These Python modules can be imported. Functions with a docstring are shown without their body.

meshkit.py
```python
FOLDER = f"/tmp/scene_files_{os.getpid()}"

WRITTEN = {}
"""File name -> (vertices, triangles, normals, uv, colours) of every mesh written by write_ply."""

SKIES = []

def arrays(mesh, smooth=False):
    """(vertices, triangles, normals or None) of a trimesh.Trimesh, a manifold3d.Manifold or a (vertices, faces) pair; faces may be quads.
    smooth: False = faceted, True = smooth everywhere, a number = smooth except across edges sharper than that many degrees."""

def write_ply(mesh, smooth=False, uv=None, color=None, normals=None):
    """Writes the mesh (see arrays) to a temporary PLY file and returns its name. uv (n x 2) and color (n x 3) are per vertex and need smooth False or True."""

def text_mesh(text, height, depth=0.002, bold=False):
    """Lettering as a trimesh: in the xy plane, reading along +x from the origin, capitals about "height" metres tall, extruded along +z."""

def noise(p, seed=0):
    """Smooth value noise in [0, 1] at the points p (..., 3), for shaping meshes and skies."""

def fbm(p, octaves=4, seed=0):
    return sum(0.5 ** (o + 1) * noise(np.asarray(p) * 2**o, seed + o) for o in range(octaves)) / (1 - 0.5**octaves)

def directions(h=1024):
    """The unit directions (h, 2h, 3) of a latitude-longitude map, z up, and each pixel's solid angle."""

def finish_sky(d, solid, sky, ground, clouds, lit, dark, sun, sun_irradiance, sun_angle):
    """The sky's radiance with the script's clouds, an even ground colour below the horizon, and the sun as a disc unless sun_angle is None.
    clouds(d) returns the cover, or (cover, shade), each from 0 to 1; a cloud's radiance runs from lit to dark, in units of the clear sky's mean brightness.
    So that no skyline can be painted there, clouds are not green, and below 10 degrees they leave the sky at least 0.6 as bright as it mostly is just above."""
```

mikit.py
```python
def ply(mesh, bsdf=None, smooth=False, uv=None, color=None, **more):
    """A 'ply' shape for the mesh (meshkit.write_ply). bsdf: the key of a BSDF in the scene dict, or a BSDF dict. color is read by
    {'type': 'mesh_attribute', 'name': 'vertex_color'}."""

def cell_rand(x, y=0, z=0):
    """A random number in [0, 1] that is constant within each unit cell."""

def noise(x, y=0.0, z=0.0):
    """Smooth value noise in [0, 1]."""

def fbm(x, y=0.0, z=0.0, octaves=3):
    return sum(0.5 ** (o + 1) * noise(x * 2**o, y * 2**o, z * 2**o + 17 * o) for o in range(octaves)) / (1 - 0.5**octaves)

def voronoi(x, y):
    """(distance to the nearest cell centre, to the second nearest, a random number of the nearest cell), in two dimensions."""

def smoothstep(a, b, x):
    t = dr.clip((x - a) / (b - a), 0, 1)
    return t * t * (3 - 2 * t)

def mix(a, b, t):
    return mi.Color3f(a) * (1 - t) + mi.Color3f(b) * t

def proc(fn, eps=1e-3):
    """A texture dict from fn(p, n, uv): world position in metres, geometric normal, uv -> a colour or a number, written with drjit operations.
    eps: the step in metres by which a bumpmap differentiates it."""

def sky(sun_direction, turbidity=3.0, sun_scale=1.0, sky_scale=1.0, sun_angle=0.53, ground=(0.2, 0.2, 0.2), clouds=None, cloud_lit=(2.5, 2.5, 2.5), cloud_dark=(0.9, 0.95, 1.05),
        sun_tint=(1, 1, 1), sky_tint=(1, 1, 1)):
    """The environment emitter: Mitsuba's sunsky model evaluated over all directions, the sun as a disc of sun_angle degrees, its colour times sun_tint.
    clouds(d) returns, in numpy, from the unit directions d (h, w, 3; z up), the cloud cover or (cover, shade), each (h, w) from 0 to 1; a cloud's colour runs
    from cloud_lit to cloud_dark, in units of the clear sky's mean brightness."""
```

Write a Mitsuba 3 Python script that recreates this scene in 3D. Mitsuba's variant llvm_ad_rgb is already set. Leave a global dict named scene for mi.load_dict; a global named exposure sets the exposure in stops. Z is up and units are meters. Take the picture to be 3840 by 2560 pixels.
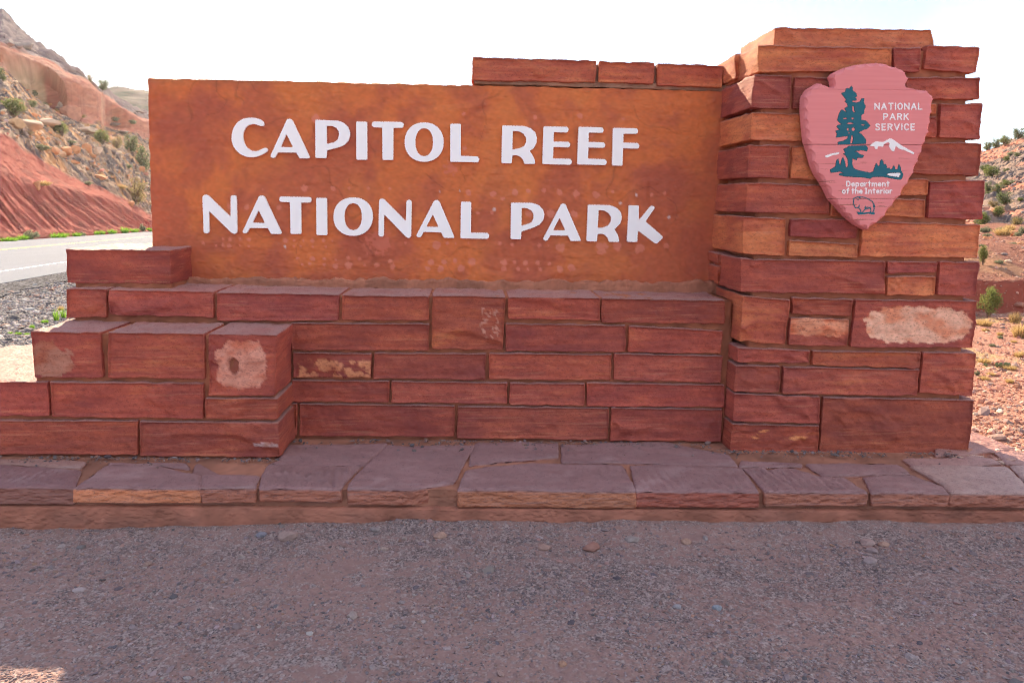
import math, numpy as np, trimesh, mitsuba as mi, drjit as dr
import manifold3d as m3
from shapely.geometry import Polygon, Point, LineString, MultiPolygon
from shapely.ops import unary_union
import shapely
import mikit, meshkit
from mikit import noise, fbm, voronoi, smoothstep, mix

T = mi.ScalarTransform4f
scene, labels = {}, {}

# ---------------------------------------------------------------- camera, sky, exposure
FPX, CX, HOR, EYE = 2776.0, 1920.0, 751.0, 1.53      # focal length and horizon of the photograph (3840 x 2560)
PITCH = math.atan(0.0655)
PPY = HOR + FPX * math.tan(PITCH)
FWD = np.array([0, math.cos(PITCH), -math.sin(PITCH)])
UPV = np.array([0, math.sin(PITCH), math.cos(PITCH)])
scene['camera'] = {'type': 'perspective', 'fov_axis': 'x', 'fov': math.degrees(2 * math.atan(1920 / FPX)),
                   'near_clip': 0.05, 'far_clip': 6000.0, 'principal_point_offset_y': (1280 - PPY) / 2560,
                   'to_world': T().look_at(origin=[0, 0, EYE], target=[0, float(FWD[1]), EYE + float(FWD[2])], up=[0, 0, 1])}
SUN = np.array([-0.34, 1.0, 0.634])


def clouds(d):
    p = d / np.maximum(d[..., 2:3] + 0.25, 0.05)
    n = meshkit.fbm(p * np.array([1.3, 1.3, 0.0]) + 3.1, 5, 4)
    cover = np.clip((n - 0.44) * 3.2, 0, 0.9)
    return cover, np.clip((meshkit.fbm(p * np.array([2.2, 2.2, 0]) + 9.0, 3, 9) - 0.45) * 1.2, 0, 0.5)


scene['sky'] = mikit.sky(SUN, turbidity=2.2, clouds=clouds, sun_scale=1.35, ground=(0.3, 0.18, 0.13), sky_tint=(0.97, 0.99, 1.05))
exposure = 3.1

# ---------------------------------------------------------------- materials
def attr(rough, bump_fn=None, scale=0.002, eps=0.002, spec=0.25):
    b = {'type': 'principled', 'base_color': {'type': 'mesh_attribute', 'name': 'vertex_color'}, 'roughness': rough, 'specular': spec}
    if bump_fn is not None:
        b = {'type': 'bumpmap', 'arbitrary': mikit.proc(bump_fn, eps), 'scale': scale, 'bsdf': b}
    return {'type': 'twosided', 'bsdf': b}


def plain(rgb, rough=0.6, spec=0.3, **k):
    return {'type': 'twosided', 'bsdf': {'type': 'principled', 'base_color': {'type': 'rgb', 'value': list(rgb)}, 'roughness': rough, 'specular': spec, **k}}


def grain(p, n, uv):
    warp = 0.02 * noise(p.x * 9, p.y * 9, p.z * 9)
    bed = fbm((p.x + p.y) * 11, 3.0, (p.z + 3 * warp) * 130, 4)
    patchy = smoothstep(0.40, 0.65, fbm(p.x * 4 + 5, p.y * 4, p.z * 7, 3))
    grit = noise(p.x * 200, p.y * 200, p.z * 200) * 0.6 + noise(p.x * 90, p.y * 90, p.z * 110) * 0.4
    return dr.clip(0.27 * smoothstep(0.52, 0.78, bed) * (0.25 + 0.75 * patchy) + 0.5 * smoothstep(0.52, 0.85, grit), 0, 0.6)


def pale_grain(p, n, uv):
    bed = fbm((p.x - p.y) * 6 + 40, 8.0, p.z * 110, 3)
    return 0.22 * smoothstep(0.55, 0.80, bed) * smoothstep(0.4, 0.65, fbm(p.x * 3, p.y * 3, p.z * 6 + 9, 2))


def grained(key, dark, pale):
    """The stone crossed by fine dark and pale bedding lines and specks of grit."""
    base = scene[key]['bsdf']
    one = {'type': 'blendbsdf', 'weight': mikit.proc(grain), 'a': base, 'b': {'type': 'principled', 'base_color': {'type': 'rgb', 'value': dark}, 'roughness': 0.8, 'specular': 0.3}}
    two = {'type': 'blendbsdf', 'weight': mikit.proc(pale_grain), 'a': one, 'b': {'type': 'principled', 'base_color': {'type': 'rgb', 'value': pale}, 'roughness': 0.7, 'specular': 0.4}}
    scene[key] = {'type': 'twosided', 'bsdf': two}


scene['stone'] = attr(0.72, lambda p, n, uv: dr.abs(fbm(p.x * 31 + p.z * 13, p.y * 45, p.z * 58 - p.x * 17, 4) - 0.5) + 0.4 * noise(p.x * 150, p.y * 150, p.z * 260), 0.012, 0.0025, 0.4)
grained('stone', [0.15, 0.035, 0.028], [0.60, 0.26, 0.16])
scene['slab_stone'] = attr(0.7, lambda p, n, uv: dr.abs(fbm(p.x * 13, p.y * 13, p.z * 17, 5) - 0.5) + 0.25 * noise(p.x * 110, p.y * 110, p.z * 110), 0.020, 0.003)
scene['flag_stone'] = attr(0.62, lambda p, n, uv: fbm(p.x * 24, p.y * 85, p.z * 60, 4), 0.022, 0.003, 0.5)
scene['rough_mortar'] = attr(0.95, lambda p, n, uv: fbm(p.x * 60, p.y * 60, p.z * 75, 4), 0.016, 0.002, 0.1)
grained('flag_stone', [0.14, 0.075, 0.08], [0.46, 0.33, 0.33])
scene['hill_rock'] = attr(0.95, lambda p, n, uv: fbm(p.x * 2.2, p.y * 2.2, p.z * 2.8, 5), 0.45, 0.06, 0.1)
scene['pebble'] = attr(0.85)
scene['leaf'] = {'type': 'principledthin', 'base_color': {'type': 'mesh_attribute', 'name': 'vertex_color'}, 'roughness': 0.7, 'diff_trans': 0.9, 'spec_trans': 0.0}
scene['bark'] = plain((0.16, 0.11, 0.08), 0.9)
scene['letter_paint'] = plain((0.86, 0.86, 0.88), 0.4)
scene['white_paint'] = plain((0.78, 0.78, 0.79), 0.5)
scene['teal_paint'] = plain((0.006, 0.11, 0.155), 0.5)
scene['dark_line'] = plain((0.02, 0.03, 0.05), 0.6)
scene['cactus_skin'] = plain((0.12, 0.15, 0.07), 0.7)


def board_color(p, n, uv):
    g = fbm(p.x * 4, p.y * 4, p.z * 70, 4)
    spot = smoothstep(0.68, 0.76, fbm(p.x * 9, p.y * 9, p.z * 95 + 31, 3))
    c = mix((0.64, 0.195, 0.20), (0.70, 0.235, 0.238), g)
    return mix(c, (0.30, 0.10, 0.07), spot * 0.8 * smoothstep(1.95, 1.55, p.z))


scene['board_paint'] = {'type': 'twosided', 'bsdf': {'type': 'bumpmap', 'arbitrary': mikit.proc(lambda p, n, uv: fbm(p.x * 6, p.y * 6, p.z * 140, 3), 0.002), 'scale': 0.002,
                        'bsdf': {'type': 'principled', 'base_color': mikit.proc(board_color), 'roughness': 0.55, 'specular': 0.35}}}


def ground_color(p, n, uv):
    a = fbm(p.x * 1.3, p.y * 2.6, 0.5, 4)
    b = fbm(p.x * 14, p.y * 22, 2.0, 4)
    s = noise(p.x * 95, p.y * 95, 1.0)
    s2 = noise(p.x * 190, p.y * 190, 4.0)
    dust_sky_tint = mix((0.255, 0.152, 0.142), (0.365, 0.22, 0.19), b)
    grit = mix((0.075, 0.058, 0.062), (0.35, 0.265, 0.255), smoothstep(0.2, 0.85, s * 0.5 + s2 * 0.5))
    near = mix(dust_sky_tint, grit, 0.10 + 0.85 * smoothstep(0.36, 0.62, a * 0.4 + b * 0.35 + 0.25 * s))
    red = mix((0.29, 0.125, 0.09), (0.41, 0.22, 0.165), b)
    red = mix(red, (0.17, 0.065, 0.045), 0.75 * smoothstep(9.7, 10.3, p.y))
    red = mix(red, (0.40, 0.22, 0.17), smoothstep(0.55, 0.8, s) * 0.6)
    straw = mix(red, (0.40, 0.26, 0.14), smoothstep(0.50, 0.66, fbm(p.x * 1.8, p.y * 0.9, 7.0, 3)) * smoothstep(6.2, 7.4, p.y) * (1 - 0.7 * smoothstep(9.7, 10.3, p.y)))
    gray = mix((0.09, 0.08, 0.088), (0.30, 0.27, 0.275), smoothstep(0.3, 0.7, s2 * 0.5 + b * 0.5))
    shoulder = smoothstep(-2.6, -3.6, p.x + 0.35 * (b - 0.5)) * smoothstep(6.4, 7.6, p.y + p.x * -0.12 - 1.0 + 1.5 * (b - 0.5))
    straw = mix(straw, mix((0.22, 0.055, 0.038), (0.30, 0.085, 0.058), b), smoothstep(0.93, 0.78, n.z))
    c = mix(near, straw, smoothstep(2.2, 3.0, p.x + 0.2 * b) * smoothstep(3.75, 4.1, p.y))
    c = mix(c, mix(red, near, 0.35), smoothstep(-2.4, -3.2, p.x) * smoothstep(3.4, 4.2, p.y))
    return mix(c, gray, shoulder)


def ground_bump(p, n, uv):
    f1, f2, r = voronoi(p.x * 42, p.y * 42)
    return fbm(p.x * 60, p.y * 60, 0.0, 3) * 0.7 + (1 - smoothstep(0.1, 0.5, f1)) * r * 0.7


scene['earth'] = {'type': 'twosided', 'bsdf': {'type': 'bumpmap', 'arbitrary': mikit.proc(ground_bump, 0.003), 'scale': 0.016,
                  'bsdf': {'type': 'principled', 'base_color': mikit.proc(ground_color), 'roughness': 0.95, 'specular': 0.12}}}


def asphalt_color(p, n, uv):
    a = fbm(p.x * 0.9, p.y * 0.25, 3.0, 3)
    s = noise(p.x * 60, p.y * 60, 0.0)
    return mix((0.108, 0.120, 0.152), (0.158, 0.172, 0.212), 0.5 * a + 0.5 * s)


scene['asphalt'] = {'type': 'twosided', 'bsdf': {'type': 'principled', 'base_color': mikit.proc(asphalt_color), 'roughness': 0.9, 'specular': 0.2}}
scene['dark_asphalt'] = {'type': 'twosided', 'bsdf': {'type': 'principled', 'base_color': mikit.proc(lambda p, n, uv: mix((0.02, 0.02, 0.025), (0.14, 0.135, 0.15), smoothstep(0.35, 0.8, noise(p.x * 34, p.y * 18, 0.0)))), 'roughness': 0.95, 'specular': 0.05}}
scene['yellow_paint'] = plain((0.65, 0.42, 0.08), 0.7)

# ---------------------------------------------------------------- wall frame: u along the wall, z up, d away from the camera
YAW = math.radians(3.0)
EV = np.array([math.cos(YAW), math.sin(YAW), 0])
MV = np.array([-math.sin(YAW), math.cos(YAW), 0])
DS, DM, DP, DST, DT, DL = 4.74, 4.33, 4.21, 4.00, 4.42, 3.60    # slab, seat wall, pillar, stepped wall, end block, ledge front


def ray(px, py):
    px, py = np.broadcast_arrays(np.asarray(px, float), np.asarray(py, float))
    d = FWD + ((px - CX) / FPX)[..., None] * np.array([1.0, 0, 0]) - ((py - PPY) / FPX)[..., None] * UPV
    return d


def uz(px, py, D):
    d = ray(px, py)
    p = d * (D / (d @ MV))[..., None]
    return np.stack([p @ EV, p[..., 2] + EYE], -1)


def world(u, z, d):
    u, z, d = np.broadcast_arrays(np.asarray(u, float), np.asarray(z, float), np.asarray(d, float))
    return u[..., None] * EV + d[..., None] * MV + z[..., None] * np.array([0, 0, 1.0])


def crop(o, s, pts):
    return np.array(o, float) + np.asarray(pts, float) * s


def tidy(mesh):
    if mesh.is_volume is False and mesh.volume < 0:
        mesh.invert()
    elif mesh.volume < 0:
        mesh.invert()
    return mesh


taken = {}


def key_of(name, parent=None):
    full = f'{parent}__{name}' if parent else name
    n = taken.get(full, -1) + 1
    taken[full] = n
    return full if n == 0 else f'{full}_{n:03d}'


def tag(key, label=None, category=None, group=None, kind=None):
    labels.setdefault(key, {}).update({k: v for k, v in (('label', label), ('category', category), ('group', group), ('kind', kind)) if v})
    return key


def thing(name, label, category, group=None):
    return tag(key_of(name), label, category, group)


def put(name, mesh, bsdf, parent=None, smooth=False, color=None, label=None, kind=None, **more):
    key = key_of(name, parent)
    scene[key] = mikit.ply(mesh, bsdf, smooth, color=color, **more)
    if label or kind:
        tag(key, label, kind=kind)
    return key


N3 = meshkit.noise
ROT = trimesh.transformations.random_rotation_matrix(np.array([0.31, 0.62, 0.17]))[:3, :3]


def F3(p, octaves=4, seed=0):
    """fbm whose octaves are turned against each other, so that no grid shows."""
    q, out = np.asarray(p, float) @ ROT, 0
    for o in range(octaves):
        out = out + 0.5 ** (o + 1) * meshkit.noise(q, seed + o)
        q = (q * 2.03 + 5.3) @ ROT
    out = out / (1 - 0.5 ** octaves)
    return np.clip(0.5 + (out - 0.5) * 1.15, 0, 1)




def lerp(a, b, t):
    return np.asarray(a) + (np.asarray(b) - np.asarray(a)) * np.asarray(t)[..., None]


def sstep(a, b, x):
    t = np.clip((x - a) / (b - a), 0, 1)
    return t * t * (3 - 2 * t)


# ---------------------------------------------------------------- rough hewn sandstone blocks
DARK, MIDC, ORANGE = np.array([0.25, 0.051, 0.040]), np.array([0.40, 0.086, 0.050]), np.array([0.61, 0.20, 0.078])


def stone_tint(u, z, d, tone, seed):
    q = np.stack([u, z, d], -1)
    bed = F3(q * np.array([3.0, 52, 8]) + seed * 3.7 + 0.8 * N3(q * 6, seed)[..., None], 4, seed)
    big = F3(q * np.array([5, 8, 6]) + seed * 1.3, 3, seed + 5)
    fine = F3(q * np.array([60, 110, 60]) + seed, 2, seed + 9)
    t = np.clip(tone + (bed - 0.5) * 0.75 + (big - 0.5) * 0.7, 0, 1)
    c = np.where((t < 0.5)[..., None], lerp(DARK, MIDC, np.clip(t * 2, 0, 1)), lerp(MIDC, ORANGE, np.clip(t * 2 - 1, 0, 1)))
    r = np.random.RandomState(seed + 4000)
    own = r.uniform(0.90, 1.14) * np.array([1, r.uniform(0.92, 1.05), r.uniform(0.9, 1.12)])
    return c * (0.82 + 0.36 * fine)[..., None] * own


def facets(u, z, w, h, seed, amount):
    """The split face: a few tilted planes, flakes struck off along the arrises with a sharp inner edge, and thin spalled sheets."""
    r = np.random.RandomState(seed)
    out = np.full(u.shape, 9.0)
    for _ in range(4 + int(w / 0.12)):
        cu, cz = r.uniform(-0.5, 0.5) * w, r.uniform(-0.5, 0.5) * h
        gu, gz = r.normal(0, 0.34, 2)
        out = np.minimum(out, r.uniform(0.1, 1.0) * amount + gu * (u - cu) * 0.6 + gz * (z - cz) * 0.8 + 0.3 * ((u - cu) ** 2 + (z - cz) ** 2))
    amount = amount * 1.3
    out = np.clip(out, -amount, amount)
    p = np.stack([u, z, 0 * u], -1)
    rag = F3(p * 30 + seed, 3, seed) - 0.5
    for _ in range(3 + int(2.2 * (w + h) / 0.2)):
        side = r.randint(4)
        a = r.uniform(-0.5, 0.5)
        cu, cz = ((a * w, -0.5 * h), (a * w, 0.5 * h), (-0.5 * w, a * h), (0.5 * w, a * h))[side]
        R, dep = r.uniform(0.025, 0.085) * min(1, h / 0.16), r.uniform(0.2, 0.62) * amount
        d = np.hypot((u - cu) * r.uniform(0.5, 1.0), z - cz) / R + rag * 0.5
        out = out - np.where(d < 1, dep * (0.45 + 0.75 * (1 - d)), 0) * sstep(1.0, 0.94, d)
    sheet = F3(p * np.array([4.5, 9, 1]) + seed * 1.9, 4, seed + 2)
    return np.maximum(out - amount * 0.22 * (sstep(0.47, 0.485, sheet) + sstep(0.60, 0.61, sheet)), -0.016)


def grid_line(n, L, r):
    g = np.linspace(0, 1, n + 1)
    e = min(r / L, 0.3 / n) if L > 0 else 0
    return np.unique(np.concatenate([g, [e * 0.4, e, 1 - e, 1 - e * 0.4]]))


def block(quad, D, depth, seed, tone=0.3, rough=0.012, res=0.013, r=0.006, dres=0.05, tint=None, edge=0.006, relief=None):
    """A closed, rounded, rough faced block: quad = its front corners TL, TR, BR, BL in (u, z)."""
    q = np.asarray(quad, float)
    w = 0.5 * (np.linalg.norm(q[1] - q[0]) + np.linalg.norm(q[2] - q[3]))
    h = 0.5 * (np.linalg.norm(q[3] - q[0]) + np.linalg.norm(q[2] - q[1]))
    S, Z, Q = grid_line(max(3, round(w / res)), w, r), grid_line(max(3, round(h / res)), h, r), grid_line(max(2, round(depth / dres)), depth, r)
    V, F, base = [], [], 0

    def face(a, b, fn, flip):
        nonlocal base
        A, B = np.meshgrid(a, b, indexing='ij')
        V.append(fn(A.ravel(), B.ravel()))
        i, j = np.meshgrid(np.arange(len(a) - 1), np.arange(len(b) - 1), indexing='ij')
        n = len(b)
        f = np.stack([i * n + j, (i + 1) * n + j, (i + 1) * n + j + 1, i * n + j + 1], -1).reshape(-1, 4) + base
        F.append(f[:, ::-1] if flip else f)
        base += len(A.ravel())
    one = np.ones_like
    face(S, Z, lambda a, b: np.stack([a, b, 0 * a], -1), False)
    face(Z, Q, lambda a, b: np.stack([0 * a, a, b], -1), False)
    face(Z, Q, lambda a, b: np.stack([one(a), a, b], -1), True)
    face(S, Q, lambda a, b: np.stack([a, 0 * a, b], -1), True)
    face(S, Q, lambda a, b: np.stack([a, one(a), b], -1), False)
    S2, Z2 = S, Z
    face(np.array([0, 1.0]), np.array([0, 1.0]), lambda a, b: np.stack([a, b, one(a)], -1), True)
    P = np.concatenate(V)
    Fq = np.concatenate(F)
    tri = np.vstack([Fq[:, [0, 1, 2]], Fq[:, [0, 2, 3]]])
    keyr = np.round(P * 1e6).astype(np.int64)
    _, idx, inv = np.unique(keyr, axis=0, return_index=True, return_inverse=True)
    P, tri = P[idx], inv.ravel()[tri]
    dim = np.array([w, h, depth])
    X = (P - 0.5) * dim
    rr = np.minimum(r * (0.5 + 1.1 * N3(X * 11 + seed * 7.1, seed)), dim.min() * 0.3)[:, None]
    C = np.clip(X, -(dim / 2 - rr), dim / 2 - rr)
    nrm = X - C
    L = np.linalg.norm(nrm, axis=1, keepdims=True)
    nrm = nrm / np.maximum(L, 1e-9)
    X = C + nrm * rr
    u0, z0 = X[:, 0], X[:, 1]
    fr = np.clip(-nrm[:, 2], 0, 1)
    border = np.minimum(np.minimum(P[:, 0], 1 - P[:, 0]) * w, np.minimum(P[:, 1], 1 - P[:, 1]) * h)
    soft = sstep(-0.006, 0.012, border)
    fc = facets(u0, z0, w, h, seed + 11, rough) * soft
    bed = (F3(np.stack([u0 * 7, z0 * 42, 0 * u0], -1) + seed, 3, seed + 3) - 0.5) * rough * 0.9
    lump = (F3(np.stack([u0 * 16, z0 * 16, X[:, 2] * 16], -1) + seed * 2.3, 3, seed + 1) - 0.5)
    disp = fr * (fc + bed * soft + lump * rough * 1.3) + (1 - fr) * lump * edge * 3
    if relief is not None:
        disp = disp + fr * relief(P[:, 0], P[:, 1]) * soft
    X = X + nrm * disp[:, None]
    s, t, k = X[:, 0] / w + 0.5, X[:, 1] / h + 0.5, X[:, 2] + depth / 2
    s, t = s[:, None], t[:, None]
    UZ = (q[0] * (1 - s) + q[1] * s) * (1 - t) + (q[3] * (1 - s) + q[2] * s) * t
    col = stone_tint(UZ[:, 0], UZ[:, 1], D + k, tone, seed)
    dust_sky_tint = np.clip(-nrm[:, 1] * 1.4 - 0.3, 0, 1) * (0.45 + 0.6 * F3(np.stack([UZ[:, 0] * 9, k * 9, 0 * k], -1) + seed, 3, seed + 21))  # up-facing sides: the purple-grey sky reflection painted into the stone colour
    col = lerp(col, np.array([0.34, 0.20, 0.185]), np.clip(dust_sky_tint, 0, 0.85))
    if tint is not None:
        col = tint(col, P[:, 0], P[:, 1], fr, UZ)
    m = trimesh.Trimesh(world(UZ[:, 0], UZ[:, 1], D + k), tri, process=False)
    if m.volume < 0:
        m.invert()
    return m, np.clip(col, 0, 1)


sseed = [100]


def lay(parent, o, pts, D, depth, tone, name='stone', label=None, tint=None, **k):
    sseed[0] += 7
    q = crop(o, 0.5, pts)
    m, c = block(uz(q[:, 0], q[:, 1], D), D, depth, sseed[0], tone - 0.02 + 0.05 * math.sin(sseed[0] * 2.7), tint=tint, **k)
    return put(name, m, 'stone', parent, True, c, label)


def patch(cx, cy, rx, ry, rgb, seed, ragged=0.5, full=0.9, power=2.6):
    """A pale spalled patch with a ragged outline, on the stone's front."""
    def f(col, s, t, fr, UZ):
        n = F3(np.stack([UZ[:, 0] * 26, UZ[:, 1] * 26, 0 * s], -1) + seed, 4, seed)
        n2 = F3(np.stack([UZ[:, 0] * 9, UZ[:, 1] * 16, 0 * s], -1) + seed * 2, 3, seed + 2)
        e = np.abs((s - cx) / rx) ** power + np.abs((t - cy) / ry) ** power
        k = sstep(0.06, -0.06, e - 1 + (n - 0.5) * ragged * 2) * fr * full
        base = lerp(np.asarray(rgb) * 1.05, np.asarray(rgb) * np.array([0.92, 0.62, 0.5]), sstep(0.45, 0.75, n2))
        return lerp(col, base * (0.8 + 0.4 * F3(np.stack([UZ[:, 0] * 50, UZ[:, 1] * 80, 0 * s], -1), 2, seed))[:, None], np.clip(k, 0, 1))
    return f


def flecks(rgb, seed, amount, box=(0, 1, 0, 1), scale=(30, 40)):
    def f(col, s, t, fr, UZ):
        n = F3(np.stack([UZ[:, 0] * scale[0], UZ[:, 1] * scale[1], 0 * s], -1) + seed, 4, seed)
        win = sstep(box[0], box[0] + .08, s) * sstep(box[1], box[1] - .08, s) * sstep(box[2], box[2] + .15, t) * sstep(box[3], box[3] - .15, t)
        k = sstep(1 - amount - 0.04, 1 - amount + 0.08, n + 0.22 * (win - 1)) * win * fr
        return lerp(col, rgb, np.clip(k, 0, 1))
    return f


# ---------------------------------------------------------------- mortar cores
MORT = np.array([0.36, 0.128, 0.074])


def mortar_color(P, seed, base=MORT):
    n = F3(P * 9 + seed, 4, seed)
    f = F3(P * 90, 2, seed + 1)
    st = sstep(0.52, 0.64, F3(P * np.array([5, 5, 14]) + seed, 4, seed + 2))
    return np.clip(lerp(base, base * np.array([0.80, 0.84, 0.88]), st) * (0.40 + 0.85 * n + 0.35 * f)[:, None], 0, 1)


def core(parent, poly_uz, d0, d1, seed, res=0.03, amp=0.012, name='mortar', base=MORT, label=None, kind=None):
    """A rough solid: the (u, z) polygon from depth d0 to d1."""
    cs = m3.CrossSection([np.asarray(poly_uz, float)], m3.FillRule.NonZero)
    m = cs.extrude(d1 - d0).refine_to_length(res).to_mesh()
    v, f = np.array(m.vert_properties[:, :3], float), np.array(m.tri_verts)
    off = np.stack([F3(v * 14 + seed + i * 31, 3, seed + i) - 0.5 for i in range(3)], -1) * amp * 2
    v = v + off
    mesh = trimesh.Trimesh(world(v[:, 0], v[:, 1], d0 + v[:, 2]), f, process=False)
    if mesh.volume < 0:
        mesh.invert()
    return put(name, mesh, 'rough_mortar', parent, True, mortar_color(v, seed, base), label, kind)


def poly(o, pts, D):
    q = crop(o, 0.5, pts)
    return uz(q[:, 0], q[:, 1], D)


A, B, C = (2660, 80), (2660, 800), (2660, 1400)
D_, E_, F_, G_, H_, I_, K_ = (900, 960), (1700, 980), (0, 900), (0, 1300), (900, 1500), (1800, 1500), (1700, 150)

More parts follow.
